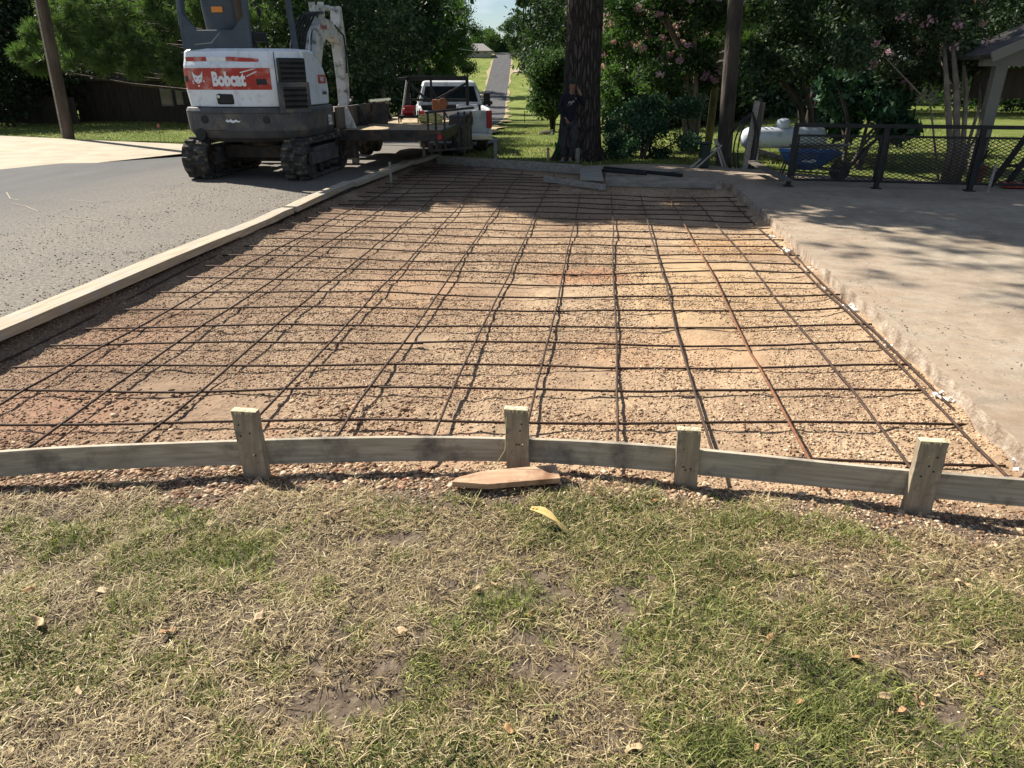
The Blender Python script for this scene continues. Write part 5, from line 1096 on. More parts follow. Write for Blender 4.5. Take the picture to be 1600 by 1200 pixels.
# trees right of the road
loc = G(864, 38)
shrub('round_tree', 'rounded grey-green tree on the lawn left of the great pine', 'tree', loc, vis_clumps(loc, (842, 88, 893, 172), 40, 37, 39.5, (.45, .8), 70), 40000, .15, 'leaf', 70, 6, 'bark', rsh=.15, sr=.07)
def T(px, d, h, rx, label, mat='leaf', n=9000, s=.3, seed=0, zl=1.0, ncl=26, cr=None, rsh=0, name='broadleaf_tree', group='trees along the hill road'):
    return tree(name, label, 'tree', G(px, d), h, rx, zl, n, s, mat, seed, 1, .02*h+.05, ncl, cr or (rx*.25, rx*.45), group=group, limbs=5, rsh=rsh)
T(905, 70, 13, 4.2, 'tall pale green tree right of the road, nearest the hill foot', 'leaf_bright', 14000, .35, 71, 3)
T(905, 55, 14, 4.5, 'tall tree filling the gap directly behind the great pine', 'leaf', 14000, .35, 72, 3)
T(893, 120, 17, 5.0, 'green tree right of the road halfway up the hill', 'leaf', 10000, .5, 73, 3)
T(897, 150, 24, 6.5, 'tall bright tree right of the road near the top of the hill', 'leaf_bright', 11000, .6, 74, 5)
T(832, 215, 9, 5, 'dark round tree at the crest right of the road', 'leaf_dark', 6000, .6, 75, .5, rsh=.2)
T(812, 262, 12, 5, 'low bushy tree right beside the crest of the road', 'leaf', 5000, .6, 76, .5)
T(755, 262, 7, 4.5, 'reddish brown bush left of the road crest', 'leaf_bright', 3000, .6, 77, .5)
# thin tall pines against the sky
for i, (px, d, h, lab) in enumerate(((818, 225, 32, 'leftmost of the thin tall pines standing against the sky'), (828, 235, 36, 'middle one of the thin tall pines against the sky'), (842, 228, 33, 'rightmost of the thin tall pines against the sky'))):
    q = random.Random(90+i); tree('tall_pine', lab, 'tree', G(px, d), h, 2.4, h*.3, 4500, .7, 'leaf', 90+i, 1, .35, 24, (.7, 1.5), group='thin pines on the hill', limbs=6)
T(636, 60, 12, 4.5, 'broad dark magnolia left of the road with rusty tips', 'leaf_dark', 16000, .3, 78, .8, rsh=.15)
T(560, 42, 11, 4.2, 'dark tree directly above the pickup', 'leaf_dark', 14000, .28, 79, 1.0, rsh=.1)
T(490, 34, 10, 3.8, 'dark tree above the trailer side board', 'leaf_dark', 14000, .24, 80, .6, rsh=.1)
T(535, 27, 8, 3.0, 'dark tree between the digger arm and the trailer', 'leaf_dark', 14000, .2, 81, .3)
T(655, 110, 24, 6, 'tall tree left of the road rising over the magnolia', 'leaf', 10000, .5, 82, 3)
T(688, 150, 27, 6, 'tall tree left of the road with a bright top', 'leaf_bright', 10000, .55, 83, 3)
T(706, 190, 22, 6, 'dark tree left of the road just under the crest', 'leaf', 9000, .6, 84, 1)
T(590, 85, 22, 6, 'tall dark tree behind the digger arm', 'leaf', 9000, .5, 85, 2)
# nearer dark wall of trees on the left
for i, (px, d, h, rx, lab) in enumerate(((-60, 30, 7, 4.5, 'dark tree cut off by the left border'), (45, 33, 7, 4.5, 'dark tree behind the brown board fence'), (150, 36, 7.5, 4.8, 'dark tree behind the shed roof'), (300, 37, 7.5, 5, 'dark tree hidden behind the digger'), (420, 35, 7.5, 4.8, 'dark tree right of the canopy posts'), (500, 31, 7, 4.2, 'dark tree behind the digger boom'))):
    tree('broadleaf_tree', lab, 'tree', G(px, d), h, rx, .3, 13000, .24, 'leaf_dark', 100+i, 1, .3, 30, (1.0, 1.8), group='dark trees behind the left lawn', limbs=6)
for i, (px, d, h, rx, lab) in enumerate(((1120, 42, 9, 5, 'dark tree beyond the lawn behind the grey pole'), (1215, 46, 9, 5.4, 'dark tree beyond the lawn above the white tank'), (1310, 44, 9, 5, 'dark tree beyond the lawn above the magnolia bush'), (1560, 52, 10, 5.4, 'dark tree beyond the lawn behind the carport post'), (1040, 38, 8.5, 4.8, 'dark tree beyond the lawn behind the pink myrtle'), (960, 44, 9, 5, 'dark tree beyond the lawn right behind the great pine'), (1650, 40, 9, 5, 'dark tree cut off by the right border'))):
    tree('broadleaf_tree', lab, 'tree', G(px, d), h, rx, .3, 13000, .3, 'leaf_dark', 120+i, 1, .3, 30, (1.1, 2.0), group='dark trees beyond the right lawn', limbs=6)
def woods(name, x0, x1, d0, d1, n, h, seed, mat='leaf', leaves=60000, s=.8):
    q = random.Random(seed); cl = []
    for k in range(n):
        d = q.uniform(d0, d1); g = G(q.uniform(x0, x1), d); hh = h*q.uniform(.7, 1.1)
        for j in range(7): cl.append((g.x+q.uniform(-3, 3), g.y+q.uniform(-3, 3), g.z+hh*(j+.6)/7, q.uniform(1.6, 3.2)*(1.1-j*.08)))
    return tag(crown(name, cl, leaves, s, M[mat], None, seed, .6), kind='stuff')
woods('woods', -500, 640, 55, 80, 46, 17, 201); woods('woods', 930, 2100, 60, 85, 46, 17, 202); woods('woods', 735, 835, 285, 330, 22, 8.5, 203, s=.8, leaves=26000); woods('woods', 520, 722, 285, 330, 26, 17, 208, s=.9, leaves=26000); woods('woods', 842, 960, 285, 330, 20, 18, 209, s=.9, leaves=26000)
woods('woods', 905, 1500, 120, 200, 40, 22, 204); woods('woods', 540, 655, 120, 250, 30, 20, 205)
woods('hedge', 1500, 1900, 45, 56, 12, 3.2, 206, 'leaf', 12000, .3); woods('hedge', 1130, 1300, 38, 44, 14, 2.2, 207, 'leaf_dark', 12000, .25)
# ------------------------------------------------------------ fences, shed, poles, houses
f0, f1 = G(-40, 33), G(122, 31)
fe = empty('board_fence', f0, 0, 'dark vertical board fence at the back of the left lawn', 'fence'); v = f1-f0; L = v.length; n = int(L/.15)
mb = MB()
for k in range(n): p = v*(k/n); mb.bar(p+Vector((0, 0, -.1)), p+Vector((0, 0, 1.0+.02*math.sin(k*3))), .14, .025, (0, 1, 0))
mb.build('boards', M['darkwood'], fe); mb = MB(); mb.bar(Vector((0, .05, .75)), v+Vector((0, .05, .75)), .05, .09); mb.build('rail', M['darkwood'], fe)
g = G(212, 33); sh = empty('shed', g, YAW, 'low black-brown shed with a pale window frame behind the drooping pine', 'shed')
mb = MB(); mb.box((0, 1.2, .8), (4.9, 2.6, 1.8)); wl = mb.build('wall', M['darkwood'], sh)
mb = MB(); mb.prism([(-.3, 1.6), (1.2, 2.3), (2.8, 1.6), (2.8, 1.68), (1.2, 2.4), (-.3, 1.68)], 5.3, Matrix.Translation((-2.65, 0, 0)) @ AX_YZ); mb.build('roof', M['shingle'], sh)
for x_, w_, h_ in ((1.5, .5, .7), (2.05, .3, .6)):
    mb = MB(); mb.box((x_, -.14, .95), (w_, .05, h_)); f_ = mb.build('window', M['plank'], sh); mb = MB(); mb.box((x_, -.17, .95), (w_*.8, .03, h_*.85)); mb.build('pane', M['glass'], f_)
def pole(loc, top, r0, r1, label, mat='oldwood'):
    o = empty('utility_pole', loc, 0, label, 'pole'); v = Vector(top)-Vector(loc); m_ = MB(); m_.tube([(0, 0, -.3)]+[v*(k/8) for k in range(9)], [r0]+[r0+(r1-r0)*k/8 for k in range(9)], 16); m_.build('pole_shaft', M[mat], o, sm=True); return o, v
b = at(109, 216, 0); t1 = atd(66, 0, float(np.array(b[:2])@F0[:2])-.1); tp = b+(t1-b)*2.4
po, v = pole(b, tp, .125, .11, 'leaning weathered wooden pole with a pale conduit strip beside the concrete apron', 'bark')
m_ = MB(); m_.bar(Vector((-.14, -.05, 0)), v+Vector((-.12, -.05, 0)), .05, .06, (0, 1, 0)); m_.build('conduit', M['plank'], po)
b = at(1130, 256, 0); t1 = atd(1150, 0, float(np.array(b[:2])@F0[:2])); tp = b+(t1-b)*2.4
pole(b, tp, .14, .12, 'dark grey slim pole between the shrub and the white tank', 'bark')
b = at(1112, 258, 0)
# power line
a_, b_ = G(520, 62), G(900, 95); a_ = atd(560, 42, 62); b_ = atd(905, 78, 100); pts = []
for k in range(24): t = k/23; p = a_.lerp(b_, t); p.z -= 1.0*4*t*(1-t)*1.1; pts.append(p)
mb = MB(); mb.tube(pts, .035, 5); tag(mb.build('power_line', M['wire']), 'sagging power line across the road gap', 'cable')
# flag
p = G(246, 23); o = empty('marker_flag', p, 0, 'small pinkish marker flag on a thin wire in the left lawn', 'flag'); m_ = MB(); m_.cyl((0, 0, -.05), (0, 0, .42), .005, n=5); m_.build('flag_wire', M['wire'], o); m_ = MB(); m_.box((.0, 0, .45), (.08, .01, .1), (0, .2, 0)); m_.build('flag_cloth', M['pinkflag'], o)
# houses on the hill
def house(loc, w_, d_, h_, rh, label, rot=YAW):
    o = empty('house', loc, rot, label, 'house', 'houses on the hill'); m_ = MB(); m_.box((0, 0, h_/2-.5), (w_, d_, h_+1)); m_.build('wall', M['brickp'], o)
    m_ = MB(); e = .6; m_.add([(-w_/2-e, -d_/2-e, h_), (w_/2+e, -d_/2-e, h_), (w_/2+e, d_/2+e, h_), (-w_/2-e, d_/2+e, h_), (-w_/2+d_*.35, 0, h_+rh), (w_/2-d_*.35, 0, h_+rh)], [(0, 1, 5, 4), (1, 2, 5), (2, 3, 4, 5), (3, 0, 4), (3, 2, 1, 0)]); m_.build('roof', M['shingle2'], o)
    for x_ in (-.3, .05, .32): m_ = MB(); m_.box((x_*w_, -d_/2-.05, h_*.55), (w_*.1, .08, h_*.4)); m_.build('window', M['glass'], o)
    return o
M['shingle2'] = surf('grey_roof', (.22, .2, .19), (.32, .3, .28), 3, .9)
house(G(746, 250, .2), 9, 7, 1.1, 2.2, 'low grey-roofed house near the crest of the hill, left of the road')
house(G(688, 165, .2), 13, 7, 2.4, 1.4, 'pale wall house half hidden by the magnolia, left of the road')
house(G(1425, 58, .2), 7, 5, 2.6, 1.6, 'pinkish house glimpsed through the trees beyond the right lawn')
house(G(1620, 75, .1), 10, 6, 2.6, 1.6, 'tan house beyond the lawn at the right border')
m_ = MB(); g = G(715, 150); v = G(748, 155)-g
for k in range(9): p = v*(k/8); m_.bar(p, p+Vector((0, 0, 1.5)), .12, .12, (0, 1, 0))
m_.bar(Vector((0, 0, 1.4)), v+Vector((0, 0, 1.4)), .12, .12); m_.bar(Vector((0, 0, .7)), v+Vector((0, 0, .7)), .1, .1); o = m_.build('white_fence', M['decal_white']); o.location = g; tag(o, 'tiny white post and rail fence by the pale driveway left of the road', 'fence')
p = G(752, 152); o = empty('parked_car', p, YAW+.9, 'small dark car parked at the end of the white rail fence', 'car'); m_ = MB(); rings = []
for z_, hw, y0, y1 in ((.3, .85, -2.1, 2.1), (.75, .9, -2.2, 2.2), (.95, .86, -2.1, 2.0), (1.35, .68, -1.1, .8), (1.42, .6, -.9, .6)): rings.append([(-hw, y0, z_), (-hw, y1, z_), (hw, y1, z_), (hw, y0, z_)])
m_.loft(rings); m_.build('body', M['black'], o, bevel=.08)
for sx in (-.8, .8):
    for yy in (-1.3, 1.3): m_ = MB(); m_.cyl((sx-.1, yy, .32), (sx+.1, yy, .32), .32); m_.build('wheel', M['rubber'], o)
g = at(855, 193, 0); p = G(855, 34); m_ = MB(); m_.lathe([(.5, 0), (.42, .1), (.2, .16), (.02, .17)], 16); o = m_.build('dirt_mound', M['bark'], None, sm=True); o.location = p+Vector((0, 0, -.04)); o.scale = (.8, .5, 1); tag(o, 'flat dark mound on the lawn left of the great pine', 'mound')
for px_, d, lab in ((863, 31, 'small white utility marker on the lawn beside the dark mound'), (820, 60, 'thin green post standing on the lawn right of the road')):
    p = G(px_, d); m_ = MB(); m_.bar((0, 0, -.1), (0, 0, .22 if d < 40 else .9), .05, .03, (0, 1, 0)); m_.box((0, 0, .2 if d < 40 else .8), (.07, .03, .07)); o = m_.build('marker_post', M['decal_white' if d < 40 else 'darkwood']); o.location = p; tag(o, lab, 'marker')
# ------------------------------------------------------------ leafy plant at the trunk
def strap_plant(loc, n, L, label, mat, seed, name='leafy_plant', wd=.05, potted=False):
    o = empty(name, loc, 0, label, 'plant'); q = random.Random(seed); z0 = 0
    if potted: m_ = MB(); m_.lathe([(.09, 0), (.12, .2), (.135, .22), (.13, .25), (.11, .22)], 18); m_.build('pot', M['pot'], o); z0 = .2
    vs, fs = [], []
    for k in range(n):
        a = q.uniform(0, 6.28); ln = L*q.uniform(.6, 1.1); ou = q.uniform(.15, .6); b0 = len(vs)
        for i in range(7):
            t = i/6; w_ = wd*math.sin(math.pi*min(1, t*.85+.12)); r_ = ln*ou*t**1.5; z_ = z0+ln*(t-.35*ou*t**3); cx, cy = r_*math.cos(a), r_*math.sin(a)
            vs += [(cx-math.sin(a)*w_, cy+math.cos(a)*w_, z_), (cx, cy, z_-w_*.3), (cx+math.sin(a)*w_, cy-math.cos(a)*w_, z_)]
        fs += [[b0+i*3+j, b0+i*3+j+1, b0+i*3+j+4, b0+i*3+j+3] for i in range(6) for j in range(2)]
    np_mesh('leaves', vs, fs, M[mat], o, rnd=np.full(len(fs), .5)); return o
strap_plant(at(871, 249, 0), 9, .42, 'broad-leaved green plant at the left foot of the great pine', 'leaf_glossy', 3)
# ------------------------------------------------------------ electric post, bin, sawhorse, tank
b = at(1168, 264, 0); o = empty('meter_post', b, 0, 'pair of grey wooden posts with black hoses hung over them beside the white tank', 'post')
m_ = MB(); m_.bar((-.06, 0, -.1), (.02, 0, 1.12), .09, .09, (0, 1, 0)); m_.build('post', M['plank'], o, bevel=.004); m_ = MB(); m_.bar((.06, .04, -.1), (.12, .04, 1.1), .09, .09, (0, 1, 0)); m_.build('post', M['oldwood'], o, bevel=.004)
q = random.Random(4)
for k in range(6):
    pts = []; ex_ = q.uniform(-.5, -.15) if k < 4 else q.uniform(.1, .3)
    for i in range(12): t = i/11; pts.append((-.05+ex_*math.sin(t*math.pi*.8)*(.5+.5*t), -.07+q.uniform(-.01, .01), .95-.93*t+.12*math.sin(t*math.pi)))
    m_ = MB(); m_.tube(pts, .014, 6); m_.build('hose', M['black'], o, sm=True)
b = at(1099, 262, 0); o = empty('wheeled_bin', b, .1, 'small dark green bin at the right end of the dark shrub', 'bin'); m_ = MB(); m_.box((0, 0, .2), (.15, .2, .4), taper=1.15); m_.build('tub', M['binr'], o, bevel=.02); m_ = MB(); m_.box((0, 0, .42), (.19, .24, .03)); m_.build('lid', M['binr'], o, bevel=.015)
b = at(1108, 262, 0); o = empty('folding_stand', b, 0, 'folded grey steel leg stand leaning by the green bin', 'stand'); 
for a_, b_ in (((-.35, -.1, .0), (.12, -.1, .42)), ((-.25, -.12, .0), (.16, -.12, .40)), ((.02, -.1, .5), (.22, -.1, .03)), ((.06, -.05, .5), (.28, -.05, .03))): m_ = MB(); m_.bar(a_, b_, .03, .03); m_.build('leg', M['wire'], o)
b = at(1236, 256, 0); b.y += .9; o = empty('propane_tank', b, YAW+.12, 'white horizontal propane tank with a domed lid behind the wheelbarrow', 'gas tank'); m_ = MB(); Lh, r_ = .72, .2; prof = []
rings = []
for k in range(7): a = math.pi/2*k/6; rings.append((-Lh-.16*math.cos(a), r_*math.sin(a)))
rings += [(-a_, b_) for a_, b_ in rings[::-1]]
m_.tube([(x_, 0, .4) for x_, _ in rings], [max(.01, y_) for _, y_ in rings], 28); m_.build('vessel', M['tank'], o, sm=True)
m_ = MB(); m_.lathe([(.13, 0), (.13, .1), (.12, .14), (.08, .17), (.02, .18)], 20, Matrix.Translation((-.05, 0, .58))); m_.build('dome', M['tank'], o, sm=True)
for x_ in (-.6, .6): m_ = MB(); m_.box((x_, 0, .08), (.1, .3, .2)); m_.build('leg', M['tank'], o)
for x_ in (-.52, -.4): m_ = MB(); m_.cyl((x_, 0, .64), (x_, 0, .7), .02, n=8); m_.build('fitting', M['bsteel'], o)
# ------------------------------------------------------------ wheelbarrow and planks
b = at(1262, 284, 0); b.y += .25; o = empty('wheelbarrow', b, -.15, 'blue wheelbarrow loaded with scrap boards behind the railing', 'wheelbarrow')
m_ = MB(); rings = []
for z_, x0, x1, hy in ((.16, -.2, .12, .14), (.24, -.3, .24, .2), (.42, -.42, .46, .29), (.44, -.44, .49, .31), (.44, -.42, .46, .29), (.26, -.27, .22, .18)): rings.append([(x0+.04, -hy, z_), (x1-.04, -hy, z_), (x1, -hy+.05, z_), (x1, hy-.05, z_), (x1-.04, hy, z_), (x0+.04, hy, z_), (x0, hy-.05, z_), (x0, -hy+.05, z_)])
m_.loft(rings, cap=False); m_.f.append([7, 6, 5, 4, 3, 2, 1, 0]); m_.m.append(0); m_.f.append([40+k for k in range(8)]); m_.m.append(0); m_.build('tub', M['blue'], o, sm=False, bevel=.01)
decal('splash', [(-.1, .3), (-.05, .33), (0, .31), (.05, .34), (.11, .33), (.1, .3), (.03, .28), (-.04, .29)], [list(range(8))], lambda u, v: Vector((u, -.27+(.35-v)*.5-.02, v)), M['decal_white'], o)
wheel(o, (.5, 0, .15), .15, .07, (0, 1, 0), 'steel')
for sy in (-.2, .2): m_ = MB(); m_.tube([(.5, sy*.3, .15), (.1, sy*.8, .2), (-.3, sy, .3), (-.75, sy*1.2, .42)], .018, 7); m_.build('handle', M['oldwood'], o); m_ = MB(); m_.tube([(-.1, sy, .25), (-.3, sy, .0), (-.38, sy, .0), (-.3, sy, .3)], .014, 6); m_.build('leg', M['bsteel'], o)
c = b+Vector((0, 0, .47)); q = random.Random(6)
for k, lab in enumerate(('topmost grey board on the wheelbarrow load', 'lowest grey board on the wheelbarrow load', 'short brown board in the wheelbarrow load, left side', 'long thin grey board jutting right from the wheelbarrow')):
    plank(c+Vector((-.52+.1*k, q.uniform(-.15, .1), .02*k+.02)), c+Vector((.42+.08*k, q.uniform(-.1, .15), .02*k)), .1, .018, lab, 'oldwood' if k == 2 else 'plank', 'scrap_board', 'scrap boards on the wheelbarrow')
plank(at(1172, 252, .2), at(1232, 282, .12), .14, .03, 'long brown board sloping down between the hose posts and the wheelbarrow', 'oldwood')
# ------------------------------------------------------------ railing with expanded mesh
a = at(1231, 291, 0); e = at(1600, 301, 0); dirv = (e-a).normalized(); Ln = 5.4; HT = .84
ra = empty('mesh_railing', a, math.atan2(dirv.y, dirv.x), 'black steel railing with diamond mesh along the far side of the driveway', 'railing')
posts = [0, 1.22, 2.46, 3.7, 4.95]
for x_ in posts: m_ = MB(); m_.bar((x_, 0, 0), (x_, 0, HT), .065, .065, (0, 1, 0)); m_.build('post', M['bsteel'], ra); m_ = MB(); m_.box((x_, 0, .008), (.13, .13, .012)); m_.build('base_plate', M['bsteel'], ra)
m_ = MB(); m_.bar((-.03, 0, HT+.02), (Ln, 0, HT+.02), .06, .05); m_.build('top_rail', M['bsteel'], ra)
for x0, x1 in zip(posts, posts[1:]+[6.2]):
    xa, xb, za, zb = x0+.035, x1-.035, .1, HT-.12; m_ = MB()
    for z_ in (za, zb): m_.bar((xa, 0, z_), (xb, 0, z_), .03, .03)
    m_.bar((xa+.02, 0, za), (xa+.02, 0, zb), .025, .025, (0, 1, 0)); m_.bar((xb-.02, 0, za), (xb-.02, 0, zb), .025, .025, (0, 1, 0))
    sl_ = .5; pit = .092; W_, H_ = xb-xa, zb-za; k = -int(H_/sl_/pit)-2
    while k*pit < W_+H_/sl_:
        for sg in (1, -1):
            x_s = k*pit if sg > 0 else k*pit; pts = []
            # line z = sl*(x-xs) (or mirrored)
            xs0 = max(0, x_s); xs1 = min(W_, x_s+H_/sl_)
            if xs1 > xs0+.02:
                p0 = (xs0, (xs0-x_s)*sl_); p1 = (xs1, (xs1-x_s)*sl_)
                if sg < 0: p0 = (p0[0], H_-p0[1]); p1 = (p1[0], H_-p1[1])
                m_.bar((xa+p0[0], 0, za+p0[1]), (xa+p1[0], 0, za+p1[1]), .004, .009)
        k += 1
    m_.build('mesh_panel', M['bsteel'], ra)
# ------------------------------------------------------------ carport corner
cb = at(1519, 277, 0); cp = empty('carport', cb, YAW, 'cream carport corner with post, beam and low gabled roof at the right border', 'carport')
m_ = MB(); m_.bar((0, 0, 0), (0, 0, 1.66), .17, .12, (0, 1, 0)); m_.bar((.09, 0, 0), (.09, 0, 1.66), .012, .13, (0, 1, 0)); m_.build('post', M['cream'], cp, bevel=.004)
m_ = MB(); m_.box((1.9, 0, 1.71), (4.4, .12, .12)); m_.build('beam', M['cream'], cp)
m_ = MB(); m_.box((1.9, .5, 1.4), (3.9, .1, .45)); m_.build('wall', M['darkwood'], cp)
m_ = MB(); m_.prism([(-.38, 1.74), (2.4, 2.98), (5.2, 1.74), (5.2, 1.80), (2.4, 3.06), (-.42, 1.80)], 1.1, Matrix.Translation((0, .72, 0)) @ AX_XZ); m_.build('roof', M['shingle'], cp)
for k in (0, 1): m_ = MB(); m_.bar((-.42, -.42, 1.76) if k == 0 else (5.2, -.42, 1.76), (2.4, -.42, 3.0), .03, .15); m_.build('fascia', M['cream'], cp, bevel=.01)
m_ = MB(); m_.prism([(0, 1.77), (4.8, 1.77), (2.4, 2.86)], .03, Matrix.Translation((0, -.02, 0)) @ AX_XZ); m_.build('gable', M['cream'], cp)
strap_plant(at(1545, 292, 0)+Vector((0, .45, 0)), 16, .5, 'spiky potted plant between the carport post and the dark rack', 'leaf_dark', 5, 'potted_plant', .015, True)
strap_plant(at(1472, 286, 0)+Vector((.3, .5, 0)), 12, .22, 'low dark potted plant at the foot of the carport post', 'leaf_dark', 6, 'potted_plant', .02, True)
o = empty('folded_rack', at(1590, 297, 0)+Vector((0, .3, 0)), 0, 'dark steel rack of slanted bars behind the railing at the right border', 'rack')
for k in range(3): m_ = MB(); m_.bar((-.25+k*.22, 0, 0), (.12+k*.22, .05, .75), .07, .05, (0, 1, 0)); m_.build('bar', M['bsteel'], o)
m_ = MB(); m_.bar((-.1, .05, .3), (.7, .05, .3), .04, .04); m_.build('bar', M['bsteel'], o); m_ = MB(); m_.box((.12, -.1, .05), (.5, .25, .06)); m_.build('red_tray', M['red'], o)
m_ = MB(); m_.bar((0, 0, 0), (.02, 0, .38), .035, .02, (0, 1, 0)); o = m_.build('wooden_stake', M['plank']); o.location = at(1543, 300, 0); tag(o, 'pale lath stake standing before the railing near the right border', 'stake')
# ------------------------------------------------------------ person
def skinned(name, vs, es, rs, mat, parent, sub=2, smoothf=True):
    me = bpy.data.meshes.new(name); me.from_pydata([tuple(v) for v in vs], es, []); ob = bpy.data.objects.new(name, me); COL.objects.link(ob)
    md = ob.modifiers.new('skin', 'SKIN'); md.use_smooth_shade = True; sd = ob.modifiers.new('sub', 'SUBSURF'); sd.levels = sub; sd.render_levels = sub
    for i, v in enumerate(me.skin_vertices[0].data): v.radius = (rs[i] if isinstance(rs[i], tuple) else (rs[i], rs[i])); v.use_root = (i == 0)
    dg = bpy.context.evaluated_depsgraph_get(); dg.update(); m2 = bpy.data.meshes.new_from_object(ob.evaluated_get(dg)); bpy.data.objects.remove(ob)
    for p in m2.polygons: p.use_smooth = True
    return link_mesh(name, m2, mat, parent)
pl = at(889, 254, 0); pe = empty('person', pl, YAW, 'person in navy shirt, dark trousers and cap leaning on the great pine, hand at ear', 'person')
J = dict(pel=(-.02, .03, .76), wa=(-.02, .02, .88), ch=(0, .02, 1.08), ne=(.02, .0, 1.235), ja=(.03, -.03, 1.31), cr=(.035, -.01, 1.385), tp=(.035, 0, 1.44), no=(.035, -.088, 1.335),
 sR=(-.15, .03, 1.16), eR=(-.2, .0, .94), wR=(-.1, -.1, .8), hR=(-.06, -.14, .755), sL=(.16, .02, 1.16), eL=(.25, -.05, 1.0), wL=(.17, -.1, 1.2), hL=(.125, -.085, 1.285),
 hpR=(-.09, .03, .7), kR=(-.11, -.02, .4), aR=(-.12, .0, .08), tR=(-.14, -.13, .03), hpL=(.06, .03, .7), kL=(.08, -.12, .42), aL=(.02, -.04, .09), tL=(.0, -.16, .03))
J['hem'] = (-.02, .02, .69); rad_hem = (.105, .085)
names = ['pel', 'wa', 'ch', 'ne', 'ja', 'cr', 'tp', 'no', 'sR', 'eR', 'wR', 'hR', 'sL', 'eL', 'wL', 'hL', 'hpR', 'kR', 'aR', 'tR', 'hpL', 'kL', 'aL', 'tL']
rad = dict(pel=(.085, .065), wa=(.095, .07), ch=(.11, .075), ne=.038, ja=(.052, .055), cr=(.062, .07), tp=(.045, .05), no=.01, sR=.045, eR=.032, wR=.022, hR=(.028, .014), sL=.045, eL=.032, wL=.022, hL=(.028, .014), hpR=.06, kR=.045, aR=.03, tR=(.03, .02), hpL=.06, kL=.045, aL=.03, tL=(.03, .02))
ed = [('pel', 'wa'), ('wa', 'ch'), ('ch', 'ne'), ('ne', 'ja'), ('ja', 'cr'), ('cr', 'tp'), ('ja', 'no'), ('ch', 'sR'), ('sR', 'eR'), ('eR', 'wR'), ('wR', 'hR'), ('ch', 'sL'), ('sL', 'eL'), ('eL', 'wL'), ('wL', 'hL'), ('pel', 'hpR'), ('hpR', 'kR'), ('kR', 'aR'), ('aR', 'tR'), ('pel', 'hpL'), ('hpL', 'kL'), ('kL', 'aL'), ('aL', 'tL')]
vs = [J[n_] for n_ in names]; rs = [rad[n_] for n_ in names]; es = [(names.index(a_), names.index(b_)) for a_, b_ in ed]
for h_, dd_, sp_ in (('hR', Vector((.02, -.02, -.06)), Vector((.8, .3, 0))), ('hL', Vector((-.03, .0, .055)), Vector((.3, -.8, .2)))):
    hp = Vector(J[h_])
    for k in range(4):
        o_ = sp_.normalized()*(-.02+.0135*k); f1_ = hp+o_+dd_*.45; f2_ = hp+o_+dd_*(.85+.12*math.sin(k*1.3+.6))+Vector((0, .008, 0)); i0 = len(vs); vs += [f1_, f2_]; rs += [.0075, .0055]; es += [(names.index(h_), i0), (i0, i0+1)]
    t1_ = hp-sp_.normalized()*.03+dd_*.05; t2_ = t1_-sp_.normalized()*.008+dd_*.4; i0 = len(vs); vs += [t1_, t2_]; rs += [.008, .006]; es += [(names.index(h_), i0), (i0, i0+1)]
body = skinned('body', vs, es, rs, M['skin'], pe)
rad['hem'] = rad_hem; ed.append(('pel', 'hem'))
def sub_skel(nm, keys, scale, mat, extra=None, rr=None):
    ks = keys; v_ = [J[k] for k in ks]; r_ = []
    for k in ks:
        q_ = (rr or {}).get(k, rad[k]); r_.append(tuple(a_*scale for a_ in q_) if isinstance(q_, tuple) else q_*scale)
    e_ = [(ks.index(a_), ks.index(b_)) for a_, b_ in ed if a_ in ks and b_ in ks]; return skinned(nm, v_, e_, r_, M[mat], pe)
shirt = sub_skel('shirt', ['pel', 'wa', 'ch', 'sR', 'eR', 'wR', 'sL', 'eL', 'wL', 'ne', 'hem'], 1.22, 'navy', rr={'pel': (.1, .078), 'wa': (.105, .08), 'ch': (.118, .08), 'ne': .036, 'wR': .026, 'wL': .026})
sub_skel('trousers', ['pel', 'hpR', 'kR', 'aR', 'hpL', 'kL', 'aL'], 1.2, 'pants', rr={'aR': .04, 'aL': .04, 'kR': .052, 'kL': .052, 'pel': (.1, .082), 'hpR': .08, 'hpL': .08})
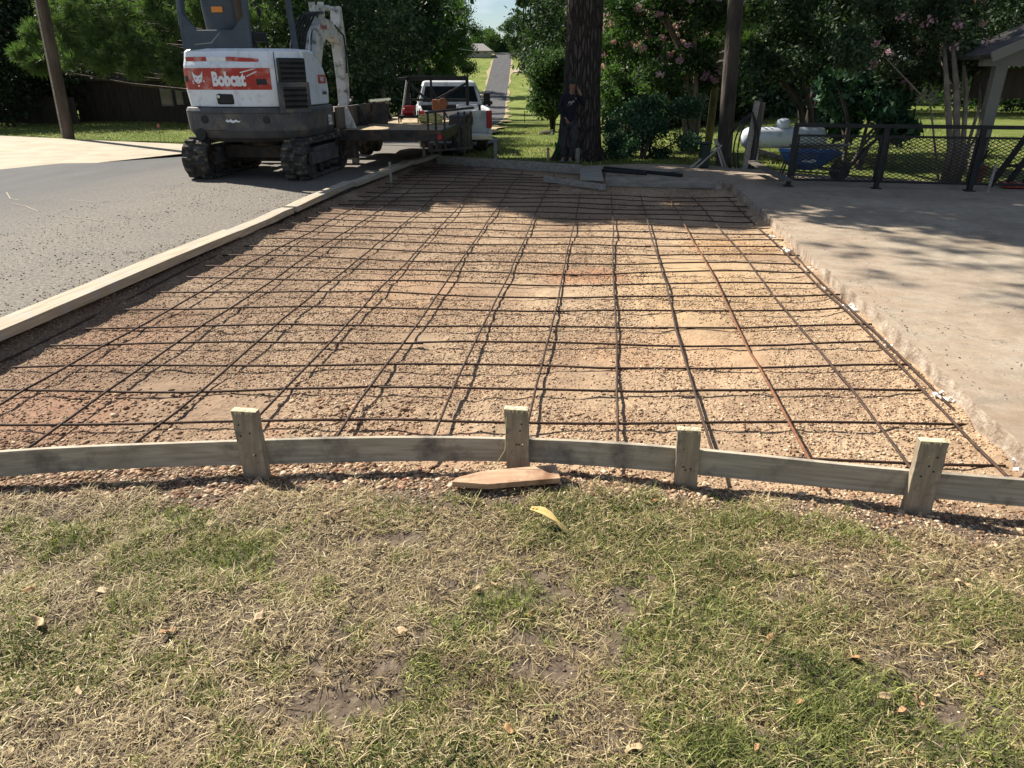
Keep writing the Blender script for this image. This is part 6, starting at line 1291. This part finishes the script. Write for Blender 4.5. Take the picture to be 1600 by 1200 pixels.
for s_ in ('R', 'L'):
    a_ = Vector(J['a'+s_]); t_ = Vector(J['t'+s_]); skinned('shoe', [a_+Vector((0, .03, -.035)), a_.lerp(t_, .5)+Vector((0, 0, -.03)), t_+Vector((0, -.01, .01))], [(0, 1), (1, 2)], [(.04, .035), (.042, .035), (.038, .025)], M['shoe'], pe)
lg_ = [(-.06, 0), (-.03, .035), (0, .02), (.02, .04), (.055, .045), (.06, .02), (.02, .005), (.01, -.03), (-.01, -.035), (-.01, 0), (-.03, .005), (-.05, -.02)]
decal('shirt_print', [(u*1.0+.0, v+1.06) for u, v in lg_], [list(range(len(lg_)))], lambda u, v: Vector((u, -.102-.01*(1-abs(u)*8), v)), M['plank'], shirt)
decal('shirt_print', [(-.075, 1.015), (-.01, 1.02), (-.01, 1.028), (-.075, 1.026)], [[0, 1, 2, 3]], lambda u, v: Vector((u, -.105, v)), M['plank'], shirt)
m_ = MB(); m_.lathe([(.078, 0), (.08, .03), (.07, .065), (.04, .085), (.004, .09)], 20, Matrix.Translation((.035, -.005, 1.39))); cpo = m_.build('cap', M['capm'], pe, sm=True)
m_ = MB(); m_.prism([(-.055, 0), (.055, 0), (.05, -.05), (.025, -.075), (-.025, -.075), (-.05, -.05)], .008, Matrix.Translation((.035, -.06, 1.392)) @ Euler((R(12), 0, 0)).to_matrix().to_4x4()); m_.build('brim', M['capm'], cpo)
m_ = MB(); m_.lathe([(.05, -.05), (.072, -.02), (.076, .03), (.05, .05)], 16, Matrix.Translation((.035, .018, 1.365))); m_.build('hair', M['hair'], pe, sm=True)
for sx in (-.025, .025):
    m_ = MB(); m_.lathe([(.001, -.007), (.006, -.004), (.008, 0), (.006, .004), (.001, .007)], 8, Matrix.Translation((.035+sx, -.074, 1.352))); m_.build('eye', M['hair'], pe, sm=True)
    m_ = MB(); m_.box((.035+sx*2.75, 0, 1.34), (.014, .03, .042)); m_.build('ear', M['skin'], pe, bevel=.006)
m_ = MB(); m_.box((.035, -.083, 1.302), (.034, .008, .007)); m_.build('mouth', M['pot'], pe, bevel=.003)
